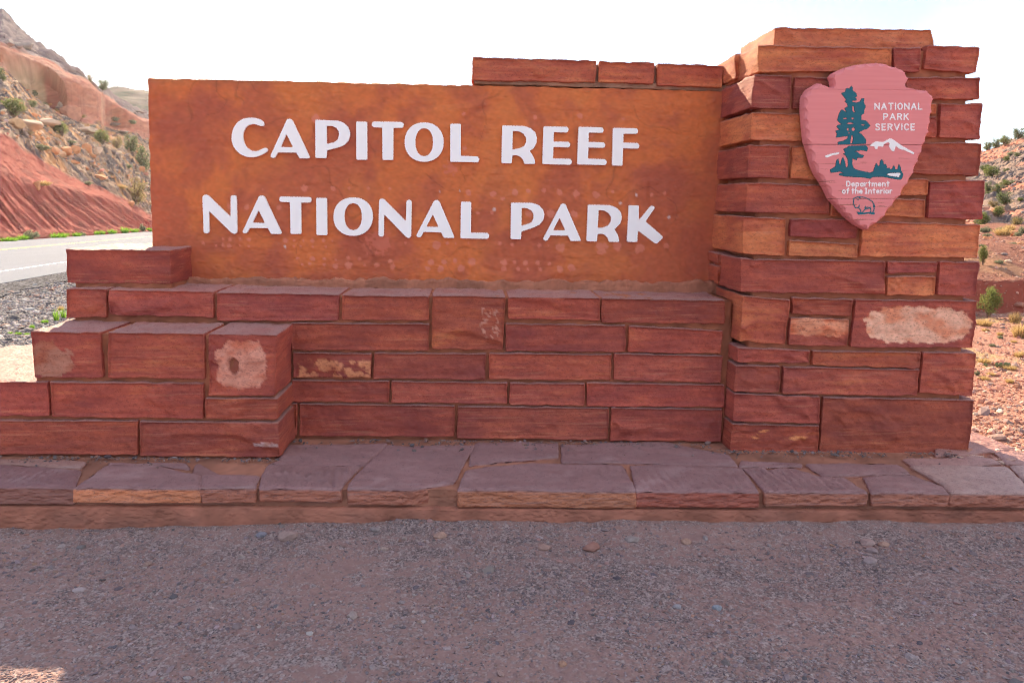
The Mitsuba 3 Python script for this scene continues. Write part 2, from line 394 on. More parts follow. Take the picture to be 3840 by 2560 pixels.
# ================================================================ the pillar
pil = thing('stone_pillar', 'tall red and orange sandstone block pillar at the right end, carrying the arrowhead board', 'pillar')
core(pil, np.vstack([poly(A, [(430, 215), (1945, 215), (1950, 1500)], DP), poly(C, [(1900, 175), (1880, 640), (255, 640)], DP), poly(B, [(330, 700)], DP)]), DP + 0.033, DP + 0.75, 5, amp=0.005)
SAL, PALE = (0.70, 0.29, 0.17), (0.76, 0.42, 0.29)
rows = [
    (A, (365, 178), (1372, 198), (1364, 368), (368, 380), .78, .62), (A, (1388, 200), (1588, 197), (1584, 378), (1390, 375), .32, .3), (A, (1640, 178), (2035, 195), (2005, 386), (1606, 358), .5, .6),
    (A, (340, 398), (622, 405), (606, 656), (312, 648), .12, .62), (A, (648, 412), (1000, 425), (990, 662), (632, 655), .1, .3), (A, (1480, 418), (2040, 418), (2032, 582), (1480, 585), .36, .6),
    (A, (320, 683), (772, 692), (765, 898), (310, 888), .86, .62), (A, (1480, 602), (1710, 618), (1703, 692), (1480, 692), .95, .3), (A, (1480, 712), (1708, 712), (1700, 870), (1480, 868), .3, .3), (A, (1742, 618), (2050, 618), (2030, 882), (1727, 870), .17, .6),
    (A, (300, 928), (605, 930), (590, 1180), (288, 1168), .2, .62), (A, (626, 935), (850, 935), (850, 1186), (612, 1182), .82, .3), (A, (1500, 905), (2050, 912), (2022, 1160), (1500, 1138), .22, .6),
    (A, (285, 1210), (906, 1226), (906, 1446), (268, 1432), .28, .62), (A, (926, 1340), (1060, 1350), (1060, 1466), (915, 1462), .8, .3), (A, (1440, 1178), (1652, 1182), (1644, 1302), (1430, 1310), .72, .3), (A, (1270, 1330), (1624, 1335), (1620, 1472), (1260, 1456), .8, .3), (A, (1662, 1196), (2072, 1190), (2046, 1486), (1642, 1472), .14, .6),
    (B, (255, 20), (580, 38), (562, 318), (246, 303), .82, .62), (B, (618, 40), (1120, 42), (1106, 190), (606, 174), .17, .3), (B, (608, 200), (1116, 230), (1109, 331), (594, 319), .84, .3), (B, (1160, 60), (2040, 85), (2010, 331), (1130, 326), .84, .6),
    (B, (243, 340), (1326, 358), (1316, 606), (234, 591), .3, .5), (B, (1344, 358), (1715, 365), (1709, 443), (1342, 449), .24, .3), (B, (1345, 475), (1705, 470), (1703, 616), (1336, 611), .7, .3), (B, (1735, 362), (2026, 365), (2006, 623), (1716, 611), .24, .6),
    (B, (254, 615), (610, 650), (566, 980), (226, 962), .56, .62), (B, (628, 632), (1083, 645), (1060, 770), (622, 756), .18, .3), (B, (612, 782), (1050, 797), (1036, 999), (600, 986), .2, .3), (B, (1100, 645), (2013, 655), (1983, 1011), (1063, 1001), .22, .6),
    (B, (214, 1005), (760, 1028), (756, 1126), (209, 1116), .46, .62), (B, (780, 1030), (1593, 1042), (1586, 1161), (772, 1141), .42, .3), (B, (1611, 1040), (2011, 1045), (1973, 1371), (1576, 1346), .42, .6),
    (B, (200, 1140), (538, 1145), (531, 1344), (187, 1339), .26, .62), (B, (560, 1150), (1578, 1170), (1561, 1371), (548, 1353), .3, .3),
    (C, (188, 150), (832, 172), (829, 376), (177, 361), .3, .62), (C, (172, 378), (826, 392), (819, 596), (154, 582), .28, .62), (C, (860, 178), (1990, 200), (1946, 606), (830, 596), .2, .6)]
rel = lambda cx, cy, rx, ry, pw=2.6, dp=0.006: (lambda s_, t_: -dp * sstep(1.12, 0.96, np.abs((s_ - cx) / rx) ** pw + np.abs((t_ - cy) / ry) ** pw))
reliefs = {28: rel(.5, .22, .56, .42, 4), 29: rel(.55, .53, .43, .38, 3.2)}
special = {28: ('reddish block with a salmon spalled upper half', patch(.5, .22, .56, .42, SAL, 3, .7, .95, 4)),
           29: ('dark red block with a large pale pink spalled patch', patch(.55, .53, .43, .38, PALE, 5, .55, .97, 3.2)),
           36: ('dark red block with thin bright orange scrapes', flecks((0.72, 0.26, 0.10), 8, .42, (.05, .95, .1, .65), (9, 45)))}
for i, (o, a, b, c, d, tone, depth) in enumerate(rows):
    lb, tint = special.get(i, (None, None))
    lay(pil, o, (a, b, c, d), DP, depth, tone, label=lb, tint=tint, rough=0.016 if b[0] - a[0] < 900 else 0.013, res=0.008 if i in special else 0.010, relief=reliefs.get(i))
# cap stone, set back, and the stones of the left side beside the panel
lay(pil, A, [(492, 48), (1668, 60), (1688, 205), (478, 205)], DP + 0.05, 0.55, .82, name='capstone', rough=0.014)
for (y0, y1, tn) in ((250, 430, .62), (476, 640, .3), (720, 900, .7)):
    lay(pil, A, [(195, y0), (300, y0 - 14), (300, y1 - 10), (195, y1)], DP + 0.30, 0.34, tn)
for (y0, y1, tn) in ((300, 372, .3), (395, 520, .25)):
    lay(pil, B, [(60, y0), (190, y0), (190, y1), (60, y1)], DP + 0.36, 0.28, tn)

# ================================================================ the seat wall under the panel
wal = thing('stone_wall', 'long low red sandstone block wall carrying the lettered stone panel', 'wall')
core(wal, np.vstack([poly(F_, [(540, 372)], DM), poly(D_, [(400, 298)], DM), poly(E_, [(1000, 275), (2100, 300), (2100, 1400)], DM), poly(D_, [(400, 1400)], DM), poly(F_, [(540, 1500)], DM)]), DM + 0.030, DM + 0.95, 15, amp=0.006)
for i, (o, a, b, c, d, tone) in enumerate([
    (F_, (492, 363), (796, 365), (792, 579), (500, 583), .22), (F_, (808, 370), (1598, 385), (1595, 583), (815, 562), .16), (F_, (1618, 388), (2542, 408), (2538, 605), (1622, 606), .2),
    (D_, (765, 290), (1418, 300), (1414, 483), (762, 481), .42), (D_, (1440, 292), (1992, 305), (1974, 705), (1437, 700), .3), (E_, (412, 265), (1101, 270), (1098, 444), (412, 433), .5), (E_, (1115, 275), (2041, 290), (2036, 469), (1112, 459), .22),
    (D_, (378, 500), (1421, 508), (1416, 709), (385, 706), .2), (E_, (392, 465), (1293, 478), (1291, 681), (396, 673), .28), (E_, (1318, 482), (2023, 520), (2006, 691), (1310, 681), .33),
    (D_, (398, 722), (984, 730), (983, 913), (396, 911), .12), (D_, (1005, 725), (1848, 732), (1839, 931), (1002, 919), .26), (E_, (268, 688), (1191, 695), (1183, 893), (262, 886), .42), (E_, (1212, 690), (2021, 710), (2011, 911), (1197, 891), .22),
    (D_, (392, 932), (1119, 938), (1116, 1099), (388, 1091), .22), (D_, (1135, 938), (2006, 950), (2004, 1109), (1132, 1099), .32), (E_, (425, 912), (988, 915), (986, 1083), (420, 1076), .26), (E_, (1003, 912), (2041, 925), (2036, 1096), (1000, 1086), .26),
    (D_, (372, 1108), (425, 1105), (425, 1345), (375, 1345), .28), (D_, (445, 1108), (1615, 1120), (1611, 1360), (440, 1352), .22), (D_, (1630, 1128), (2770, 1138), (2764, 1380), (1624, 1368), .22), (E_, (1190, 1098), (2019, 1108), (2011, 1352), (1178, 1346), .22)]):
    tint = None
    lb = None
    if i == 10:
        tint, lb = flecks((0.62, 0.24, 0.12), 21, .52, (.0, 1.05, .2, 1.1), (26, 34)), 'dark red block covered in orange lichen-like flakes'
    if i == 4:
        tint = flecks((0.50, 0.22, 0.16), 27, .44, (.62, .98, .1, .9), (60, 60))
    lay(wal, o, (a, b, c, d), DM, 0.46 if i < 7 else 0.2, tone, tint=tint, label=lb, rough=0.012, res=0.0095)
lay(wal, F_, [(492, 68), (1275, 75), (1281, 329), (500, 321)], DT, 0.62, .3, name='end_block', label='single large red block on top of the wall at the panel left end', rough=0.008)
core(wal, poly(F_, [(560, 300), (1270, 310), (1270, 400), (560, 390)], DT), DT + 0.012, DT + 0.5, 18, amp=0.006, name='mortar')

# ================================================================ the stepped wall, in front on the left
stp = thing('stepped_wall', 'stepped red sandstone block wall projecting at the lower left', 'wall')
core(stp, poly(F_, [(250, 705), (2040, 725), (2055, 1700), (-900, 1700), (-820, 1085), (250, 1080)], DST), DST + 0.030, DST + 0.75, 25, amp=0.006)
hole = patch(.36, .53, .085, .125, (0.25, 0.07, 0.045), 9, .35, .95, 2)
pale3 = patch(.48, .5, .36, .40, (0.60, 0.26, 0.19), 6, .75, .95, 3)
for i, (o, a, b, c, d, tone, depth) in enumerate([
    (F_, (228, 683), (749, 690), (770, 1036), (260, 1030), .3, .9), (F_, (808, 690), (1526, 700), (1533, 1046), (805, 1030), .42, .33), (F_, (1562, 700), (2076, 710), (2063, 1171), (1564, 1166), .26, .36),
    (F_, (-810, 1060), (352, 1062), (366, 1321), (-860, 1325), .42, 1.0), (F_, (372, 1065), (1523, 1072), (1519, 1341), (384, 1326), .36, .9), (F_, (1540, 1185), (2086, 1185), (2081, 1346), (1536, 1343), .36, .36),
    (G_, (-900, 550), (1030, 555), (1028, 812), (-900, 806), .3, .9), (G_, (1048, 560), (2086, 568), (2100, 830), (1045, 820), .36, .36)]):
    tint, lb = None, None
    if i == 2:
        tint, lb = (lambda c, s, t, fr, P: hole(pale3(c, s, t, fr, P), s, t, fr, P)), 'corner block with a salmon spalled patch and a round hole mark'
    if i == 0:
        lb, tint = 'left block with dull brown stained lower face', patch(.22, .62, .34, .4, (0.40, 0.19, 0.13), 14, .9, .75, 2)
    if i == 7:
        tint = patch(.9, .64, .1, .07, (0.62, 0.5, 0.52), 19, .5, .7, 2)
    lay(stp, o, (a, b, c, d), DST, depth, tone, tint=tint, label=lb, rough=0.011, res=0.009, relief=(lambda s_, t_: rel(.48, .5, .36, .40, 3, .004)(s_, t_) + rel(.36, .53, .085, .125, 2, .02)(s_, t_)) if i == 2 else None)

# ================================================================ the lettered panel and its coping
pan = thing('sign_panel', 'wide flat orange sandstone panel with two lines of raised white letters', 'sign')
AP = lambda *r: [crop(o, s, [(x, y)])[0].tolist() + [rad * s] for (o, s, pts) in r for (x, y, rad) in pts]
L1, L2, L3, L4 = ((840, 420), 800 / 2352), ((1600, 420), 840 / 2352), ((740, 700), 820 / 2352), ((1540, 710), 980 / 2352)
dots = np.array(AP((*L3, [(1145, 15, 35), (1460, 20, 25), (1630, 15, 15), (1840, 20, 14), (2070, 20, 14), (700, 30, 12), (870, 225, 26), (530, 218, 26), (340, 215, 25), (272, 560, 13), (350, 562, 23), (460, 560, 18), (550, 570, 21), (60, 605, 18), (195, 630, 11), (270, 630, 15), (340, 635, 23), (455, 635, 11), (550, 640, 11), (945, 580, 26), (1035, 578, 13), (1138, 580, 11), (1235, 580, 21), (1355, 575, 21), (1450, 580, 9), (1035, 640, 10), (1110, 640, 13), (1240, 645, 11), (1380, 645, 11), (2235, 605, 15)]),
                   (*L4, [(525, 28, 25), (745, 40, 26), (830, 80, 19), (935, 25, 26), (1060, 15, 19), (1200, 10, 19), (1340, 25, 26), (1490, 42, 29), (1670, 48, 29), (1820, 20, 15), (2175, 45, 16), (2290, 35, 18), (735, 205, 16), (1060, 215, 30), (1260, 220, 36), (1470, 225, 32), (605, 215, 13), (805, 480, 19), (915, 495, 16), (1160, 500, 16), (1350, 520, 40), (1720, 530, 52), (1860, 510, 36), (2060, 530, 42), (2300, 510, 26), (1240, 505, 9), (330, 485, 16), (520, 483, 9), (405, 487, 9), (235, 505, 36)]),
                   (D_, 0.5, [(430, 18, 10), (540, 20, 18), (628, 20, 12), (715, 25, 8), (810, 15, 15), (465, 62, 10), (520, 55, 14), (630, 62, 14), (710, 75, 20), (812, 68, 30), (895, 25, 15), (1025, 65, 20), (1125, 38, 14), (1145, 78, 20), (935, 70, 10), (1430, 45, 22), (1410, 95, 18), (1505, 98, 22), (1530, 45, 18), (1615, 35, 18), (1660, 90, 26), (1735, 45, 28), (1980, 48, 22), (1980, 95, 18), (2060, 45, 14), (2085, 95, 18), (2145, 48, 20), (2160, 100, 12), (2230, 48, 18), (2250, 98, 14), (2320, 60, 14)]),
                   (E_, 0.5, [(890, 45, 28), (800, 55, 22)]), (*L2, [(1140, 55, 20), (1610, 45, 28), (2065, 75, 22), (395, 380, 25), (390, 20, 18), (1730, 245, 25)]), (*L1, [(1010, 70, 48)])))
pales = np.array(AP((*L4, [(2325, 252, 15), (756, 182, 14), (440, 12, 10), (262, 22, 9), (1890, 125, 12), (2028, 50, 11)]), (*L3, [(945, 645, 14)])))
worn = np.array(AP((*L2, [(250, 590, 68)]), (*L3, [(1950, 600, 110)])))


def panel_tint(col, s, t, fr, UZ):
    u, z = UZ[:, 0], UZ[:, 1]
    q = np.stack([u, z, 0 * u], -1)
    big = F3(q * 2.6 + 4.2, 5, 31)
    mid = F3(q * 8 + 1.2, 4, 33)
    q = q + 0.16 * np.stack([F3(q * 2.2, 3, 301), F3(q * 2.2, 3, 305), 0 * u], -1)
    k = sstep(0.40, 0.60, big * 0.7 + mid * 0.3 + 0.10 * (z - 1.5) - 0.10 * sstep(0.7, 1.5, u) - 0.10 * sstep(-1.4, -2.2, u))
    c = lerp((0.445, 0.112, 0.054), (0.555, 0.149, 0.050), k)
    c = lerp(c, (0.60, 0.19, 0.055), 0.35 * sstep(0.54, 0.72, F3(q * 3.4 + 8, 4, 35)))
    c = lerp(c, (0.36, 0.085, 0.055), 0.6 * sstep(0.48, 0.72, F3(q * 4.2 + 18, 5, 37)))
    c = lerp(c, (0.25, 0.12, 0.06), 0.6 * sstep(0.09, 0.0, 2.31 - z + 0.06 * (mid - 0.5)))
    c = c * (0.84 + 0.34 * F3(q * np.array([40, 55, 1]), 3, 39))[:, None]
    vein = np.abs(F3(q * 2.1 + 33, 3, 307) - 0.5)
    c = lerp(c, c * 0.62, 0.6 * sstep(0.008, 0.002, vein) * sstep(0.54, 0.62, F3(q * 3.1 + 3, 3, 309)))

    def spots(c, lst, rgb, rag, amt):
        P = uz(lst[:, 0], lst[:, 1], DS)
        R = lst[:, 2] / FPX * DS
        wob = F3(q * 46 + 3, 3, 41) - 0.5
        m = np.zeros(len(u))
        for (a, b), r in zip(P, R):
            near = np.abs(u - a) < 2 * r
            d = np.hypot(u[near] - a, z[near] - b)
            m[near] = np.maximum(m[near], sstep(r * 1.1 + 0.002, r * 0.9 - 0.002, d + wob[near] * r * rag))
        return lerp(c, rgb, m * amt)
    c = spots(c, dots, (0.62, 0.205, 0.135), 1.2, 0.8)
    c = spots(c, pales, (0.62, 0.45, 0.42), 1.4, 0.85)
    return spots(c, worn, (0.58, 0.165, 0.11), 2.2, 0.6 * 1)


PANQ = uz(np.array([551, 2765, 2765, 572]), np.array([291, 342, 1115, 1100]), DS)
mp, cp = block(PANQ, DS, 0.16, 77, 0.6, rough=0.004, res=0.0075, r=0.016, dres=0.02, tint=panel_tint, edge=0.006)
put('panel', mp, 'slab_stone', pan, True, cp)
for i, pts in enumerate([[(150, 128), (1076, 152), (1066, 319), (140, 301)], [(1100, 160), (1509, 170), (1502, 329), (1088, 316)], [(1535, 175), (2030, 192), (2016, 356), (1530, 341)]]):
    lay(pan, K_, pts, DS - 0.015, 0.3, .56, name='coping_stone', rough=0.012)
core(pan, poly(K_, [(165, 290), (1050, 305), (2100, 340), (2100, 388), (1050, 352), (150, 326)], DS), DS + 0.012, DS + 0.25, 33, res=0.02, amp=0.004, name='mortar_bed', base=np.array([0.36, 0.2, 0.14]))
for (x0, x1, y0, y1) in ((1050, 1110, 180, 310), (1495, 1545, 190, 325)):
    core(pan, poly(K_, [(x0, y0), (x1, y0), (x1, y1), (x0, y1)], DS), DS + 0.03, DS + 0.2, 34, res=0.02, amp=0.003, name='mortar_bed', base=np.array([0.36, 0.2, 0.14]))

# mortar fillet along the panel's foot
fx = np.linspace(690, 2700, 160)
top = 1048 + (fx - 690) * 0.0085 - 26 * np.abs(F3(np.stack([fx / 70, 0 * fx, 0 * fx], -1), 4, 51) - 0.35) - 10 * N3(np.stack([fx / 14, 0 * fx, 0 * fx], -1), 52)
lo = np.full_like(fx, 1105.0)
fil = np.vstack([uz(fx, top, DS), uz(fx[::-1], lo, DS)])
core(wal, fil, DS - 0.05, DS + 0.03, 36, res=0.02, amp=0.008, name='mortar_fillet', base=np.array([0.42, 0.165, 0.105]))

# ---- the raised letters
def letter_poly(o, s, outer, hole=None, r=4.5):
    P = Polygon(crop(o, s, outer), [crop(o, s, hole)] if hole else None).buffer(0)
    return P.buffer(-r).buffer(r).buffer(r * 0.5).buffer(-r * 0.5) if r else P


def oval(cx, cy, rx, ry, n=64, e=2.15):
    a = np.arange(n) * 2 * np.pi / n
    return [(cx + rx * np.sign(np.cos(x)) * abs(np.cos(x)) ** (2 / e), cy + ry * np.sign(np.sin(x)) * abs(np.sin(x)) ** (2 / e)) for x in a]


def smooth_ring(pts, rounds=2):
    p = np.asarray(pts, float)
    for _ in range(rounds):
        n = np.roll(p, -1, 0)
        p = np.stack([0.75 * p + 0.25 * n, 0.25 * p + 0.75 * n], 1).reshape(-1, 2)
    return p.tolist()


letters = [
    ('C', L1, smooth_ring([(448, 135), (438, 105), (400, 80), (350, 68), (290, 64), (220, 75), (160, 110), (115, 170), (92, 240), (90, 310), (105, 370), (140, 425), (190, 470), (250, 495), (310, 503), (370, 495), (430, 470), (480, 440), (490, 420), (480, 400), (460, 396), (430, 405), (390, 428), (345, 435), (300, 425), (260, 395), (230, 350), (215, 290), (218, 230), (240, 180), (275, 147), (320, 135), (365, 140), (405, 157), (430, 160), (445, 152)]), None),
    ('A', L1, [(697, 90), (712, 80), (740, 79), (760, 95), (957, 513), (838, 513), (802, 449), (600, 447), (572, 500), (548, 509), (523, 500), (519, 482)], [(694, 244), (766, 390), (628, 388)]),
    ('P', L1, [(1010, 88), (1250, 97), (1320, 120), (1370, 165), (1392, 225), (1392, 265), (1375, 320), (1330, 365), (1280, 388), (1140, 425), (1132, 512), (1012, 508)], [(1136, 155), (1200, 157), (1245, 180), (1270, 220), (1272, 260), (1255, 310), (1215, 337), (1136, 354)]),
    ('I', L1, [(1459, 108), (1580, 110), (1582, 529), (1462, 528)], None),
    ('T', L1, [(1632, 140), (1640, 115), (1655, 107), (1955, 113), (1980, 125), (1985, 145), (1975, 170), (1960, 178), (1870, 178), (1868, 531), (1750, 530), (1746, 175), (1650, 170), (1633, 155)], None),
    ('O', ((0, 0), 1), oval(1591, 533.5, 73, 73.6), oval(1591, 534, 33, 52)),
    ('L', L2, [(248, 126), (360, 127), (360, 462), (535, 467), (555, 495), (540, 530), (247, 524)], None),
    ('R', L2, [(792, 143), (1020, 150), (1090, 172), (1140, 220), (1157, 275), (1150, 330), (1120, 385), (1080, 410), (1110, 455), (1135, 510), (1137, 547), (1025, 546), (1010, 500), (980, 470), (940, 455), (898, 458), (893, 541), (784, 539)], [(905, 203), (970, 205), (1015, 230), (1043, 275), (1042, 320), (1020, 360), (980, 380), (898, 398)]),
    ('E', L2, [(1225, 153), (1470, 158), (1489, 180), (1480, 212), (1465, 217), (1334, 214), (1330, 312), (1485, 315), (1506, 340), (1500, 365), (1485, 373), (1328, 370), (1325, 488), (1505, 493), (1525, 520), (1515, 548), (1500, 555), (1213, 548)], None),
    ('E', L2, [(1592, 158), (1838, 163), (1856, 190), (1848, 215), (1835, 221), (1700, 218), (1696, 316), (1855, 320), (1873, 348), (1865, 372), (1850, 378), (1695, 374), (1690, 490), (1870, 497), (1890, 525), (1878, 553), (1865, 559), (1577, 551)], None),
    ('F', L2, [(1953, 169), (2200, 173), (2218, 200), (2208, 225), (2195, 231), (2063, 230), (2060, 323), (2212, 328), (2230, 355), (2222, 380), (2208, 386), (2058, 383), (2052, 565), (1942, 562)], None),
    ('N', L3, [(63, 110), (75, 92), (98, 85), (120, 92), (365, 325), (366, 105), (380, 93), (400, 91), (420, 97), (427, 115), (435, 480), (428, 500), (400, 506), (375, 495), (132, 258), (136, 480), (125, 498), (105, 502), (85, 497), (76, 480)], None),
    ('A', L3, [(668, 105), (685, 95), (715, 95), (730, 110), (918, 508), (800, 506), (765, 446), (570, 443), (545, 492), (520, 502), (495, 492), (494, 478)], [(665, 252), (735, 391), (598, 385)]),
    ('T', L3, [(887, 140), (890, 115), (905, 104), (1210, 112), (1230, 125), (1230, 155), (1215, 171), (1120, 171), (1123, 507), (1008, 507), (1001, 168), (905, 163), (890, 152)], None),
    ('I', L3, [(1282, 120), (1396, 121), (1402, 521), (1286, 519)], None),
    ('O', L3, oval(1679, 321, 211, 206), oval(1679, 322, 94, 144)),
    ('N', L3, [(1957, 150), (1970, 133), (1990, 128), (2012, 135), (2245, 370), (2250, 160), (2262, 145), (2280, 140), (2300, 147), (2308, 165), (2301, 530), (2290, 547), (2268, 550), (2248, 540), (2012, 297), (2008, 520), (1998, 533), (1980, 538), (1960, 530), (1951, 515)], None),
    ('A', L4, [(208, 108), (222, 96), (245, 96), (260, 110), (398, 437), (300, 435), (275, 387), (118, 382), (95, 425), (75, 432), (55, 422), (54, 408)], [(200, 225), (252, 338), (142, 335)]),
    ('L', L4, [(453, 110), (545, 111), (543, 388), (688, 391), (706, 405), (705, 430), (690, 443), (448, 440)], None),
    ('P', L4, [(902, 119), (1090, 121), (1150, 140), (1190, 180), (1202, 225), (1192, 275), (1160, 315), (1110, 340), (995, 380), (992, 449), (899, 447)], [(998, 167), (1045, 170), (1085, 190), (1106, 225), (1103, 265), (1085, 297), (1050, 312), (997, 326)]),
    ('A', L4, [(1350, 138), (1362, 127), (1382, 127), (1395, 142), (1534, 464), (1438, 464), (1412, 415), (1255, 413), (1232, 455), (1212, 462), (1193, 452), (1193, 438)], [(1338, 255), (1390, 368), (1280, 367)]),
    ('R', L4, [(1593, 138), (1790, 142), (1850, 165), (1888, 205), (1898, 250), (1885, 305), (1830, 358), (1860, 405), (1877, 472), (1783, 471), (1770, 435), (1740, 405), (1700, 397), (1678, 405), (1674, 468), (1580, 466)], [(1688, 187), (1740, 190), (1780, 215), (1802, 250), (1800, 290), (1775, 325), (1730, 343), (1681, 348)]),
    ('K', L4, [(1960, 142), (2050, 144), (2050, 278), (2150, 155), (2168, 146), (2188, 152), (2190, 170), (2110, 288), (2262, 420), (2266, 435), (2210, 487), (2195, 485), (2043, 370), (2035, 473), (1942, 471)], None)]


def rings(P, D):
    out = []
    for g in getattr(P, 'geoms', [P]):
        for r in [g.exterior, *g.interiors]:
            xy = np.array(r.coords)[:-1]
            out.append(uz(xy[:, 0], xy[:, 1], D))
    return out


def plate(P, D, back, front, bevel=0.0):
    """The image polygon P as a solid in the wall frame, from depth D - front (towards the camera) to D - back."""
    cs = m3.CrossSection(rings(P, D), m3.FillRule.EvenOdd)
    t = front - back
    if bevel:
        inner = cs.offset(-bevel, m3.JoinType.Round)
        m = cs.extrude(t - bevel) + inner.extrude(t)
    else:
        m = cs.extrude(t)
    q = m.to_mesh()
    v, f = np.array(q.vert_properties[:, :3], float), np.array(q.tri_verts)
    mesh = trimesh.Trimesh(world(v[:, 0], v[:, 1], D - back - v[:, 2]), f, process=False)
    if mesh.volume < 0:
        mesh.invert()
    return mesh


names = ['first letter of the upper line', 'second letter of the upper line', 'third letter of the upper line', 'fourth letter of the upper line', 'fifth letter of the upper line', 'sixth letter of the upper line', 'last letter of the first upper word', 'first letter of the second upper word', 'first of the two letters E', 'second of the two letters E', 'last letter of the upper line',
         'first letter of the lower line', 'second letter of the lower line', 'third letter of the lower line', 'fourth letter of the lower line', 'fifth letter of the lower line', 'sixth letter of the lower line', 'seventh letter of the lower line', 'last letter of the first lower word', 'first letter of the second lower word', 'second letter of the second lower word', 'third letter of the second lower word', 'last letter of the lower line']
for (ch, (o, s), outer, hl), nm in zip(letters, names):
    put('letter', plate(letter_poly(o, s, outer, hl), DS, -0.003, 0.015, 0.0008), 'letter_paint', pan, 25, label=f'raised white letter {ch}, {nm}')

# ================================================================ the arrowhead board on the pillar
brd = thing('arrowhead_sign', 'pink arrowhead shaped wooden board with teal tree and white lettering on the pillar', 'sign')
W1, W2, W3 = ((2980, 210), 560 / 2352), ((2980, 520), 560 / 2352), ((3100, 310), 200 / 848)
DB = DP - 0.085
outl = np.vstack([crop(*W1, [(1300, 100), (1420, 105), (1590, 160), (1715, 195), (1820, 340), (1762, 440), (1770, 480), (1890, 505), (2085, 530), (2205, 615), (2195, 740), (2165, 980), (2145, 1130), (2110, 1260), (2058, 1390)]),
                  crop(*W2, [(2010, 240), (1945, 390), (1870, 590), (1760, 760), (1660, 930), (1540, 1070), (1400, 1270), (1150, 1440), (1000, 1360), (860, 1250), (690, 1060), (590, 950), (500, 760), (370, 560), (305, 420), (250, 200)]),
                  crop(*W1, [(195, 1340), (165, 1050), (150, 780), (160, 640), (230, 520), (400, 415), (500, 455), (590, 495), (630, 470), (615, 380), (590, 320), (640, 260), (800, 180), (980, 130), (1140, 110)])])
ou = uz(outl[:, 0], outl[:, 1], DB)
ring = shapely.LinearRing(ou)
step = 0.007
K = int(ring.length / step)
rp = np.array([ring.interpolate(i * step).coords[0] for i in range(K)])
sp = Polygon(rp)
tg = np.roll(rp, -2, 0) - np.roll(rp, 2, 0)
nr = np.stack([tg[:, 1], -tg[:, 0]], -1)
nr /= np.linalg.norm(nr, axis=1, keepdims=True)
if not sp.contains(Point(rp[10] + nr[10] * 0.004)):
    nr = -nr
arc = np.arange(K) * step
ph = arc / 0.066 + 0.25 * np.sin(arc * 9)
scal = 0.005 + 0.019 * np.abs(np.sin(np.pi * ph)) ** 0.8
inner = rp + nr * scal[:, None]
turn = np.cross(np.roll(rp, 4, 0) - rp, np.roll(rp, -4, 0) - rp)
area2 = np.sum(rp[:, 0] * np.roll(rp[:, 1], -1) - rp[:, 1] * np.roll(rp[:, 0], -1))
if area2 < 0:
    rp, nr, scal, turn = rp[::-1], nr[::-1], scal[::-1], -turn[::-1]
bend = np.array([np.max(np.roll(turn, k)[0:1]) for k in range(1)])
hollow = np.max([np.roll(turn, k) for k in range(-4, 5)], 0) > 0.00022
scal = np.where(hollow, np.minimum(scal, 0.009), scal)
rp2 = rp + nr * scal[:, None]
from mapbox_earcut import triangulate_float64
Kn = len(rp)
RV = np.vstack([np.c_[rp, np.zeros(Kn)], np.c_[rp, np.full(Kn, 0.028)], np.c_[rp + nr * scal[:, None] * 0.35, np.full(Kn, 0.050)], np.c_[rp2, np.full(Kn, 0.063)]])
ii = np.arange(Kn)
jj = (ii + 1) % Kn
RF = []
for lv in range(3):
    a0, b0 = ii + lv * Kn, jj + lv * Kn
    RF += [np.stack([a0, b0, b0 + Kn], -1), np.stack([a0, b0 + Kn, a0 + Kn], -1)]
capb = triangulate_float64(rp, np.array([Kn], np.uint32)).reshape(-1, 3).astype(int)
capt = triangulate_float64(rp2, np.array([Kn], np.uint32)).reshape(-1, 3).astype(int) + 3 * Kn


def facing(f, up):
    n_ = np.cross(RV[f[:, 1]] - RV[f[:, 0]], RV[f[:, 2]] - RV[f[:, 0]])[:, 2]
    return np.where((n_ > 0)[:, None] == up, f, f[:, ::-1])


RF = np.vstack(RF + [facing(capb, False), facing(capt, True)])
body = m3.Manifold(m3.Mesh(RV.astype(np.float32), RF.astype(np.uint32)))
assert not body.is_empty(), body.status()
TH = 0.063
cuts = [9.0] + [float(uz(3250, y, DB)[1]) for y in (336, 542, 745)] + [-9.0]
gaps = (0.0008, 0.003, 0.0018)
for i in range(4):
    hi = cuts[i] - (gaps[i - 1] / 2 if i > 0 else 0)
    lo_ = cuts[i + 1] + (gaps[i] / 2 if i < 3 else 0)
    sl = body.trim_by_plane((0, 1, 0), lo_).trim_by_plane((0, -1, 0), -hi).to_mesh()
    v, f = np.array(sl.vert_properties[:, :3], float), np.array(sl.tri_verts)
    me = trimesh.Trimesh(world(v[:, 0], v[:, 1], DB + TH - v[:, 2]), f, process=False)
    if me.volume < 0:
        me.invert()
    put('plank', me, 'board_paint', brd, 14)


def emblem(name, polys, bsdf, lab=None, front=0.0022, r=1.2):
    P = unary_union([p.buffer(0) for p in polys])
    P = P.buffer(-r * 0.4).buffer(r * 0.8).buffer(-r * 0.4)
    k = put(name, plate(P, DB, -0.004, front), bsdf, brd, label=lab)
    return P


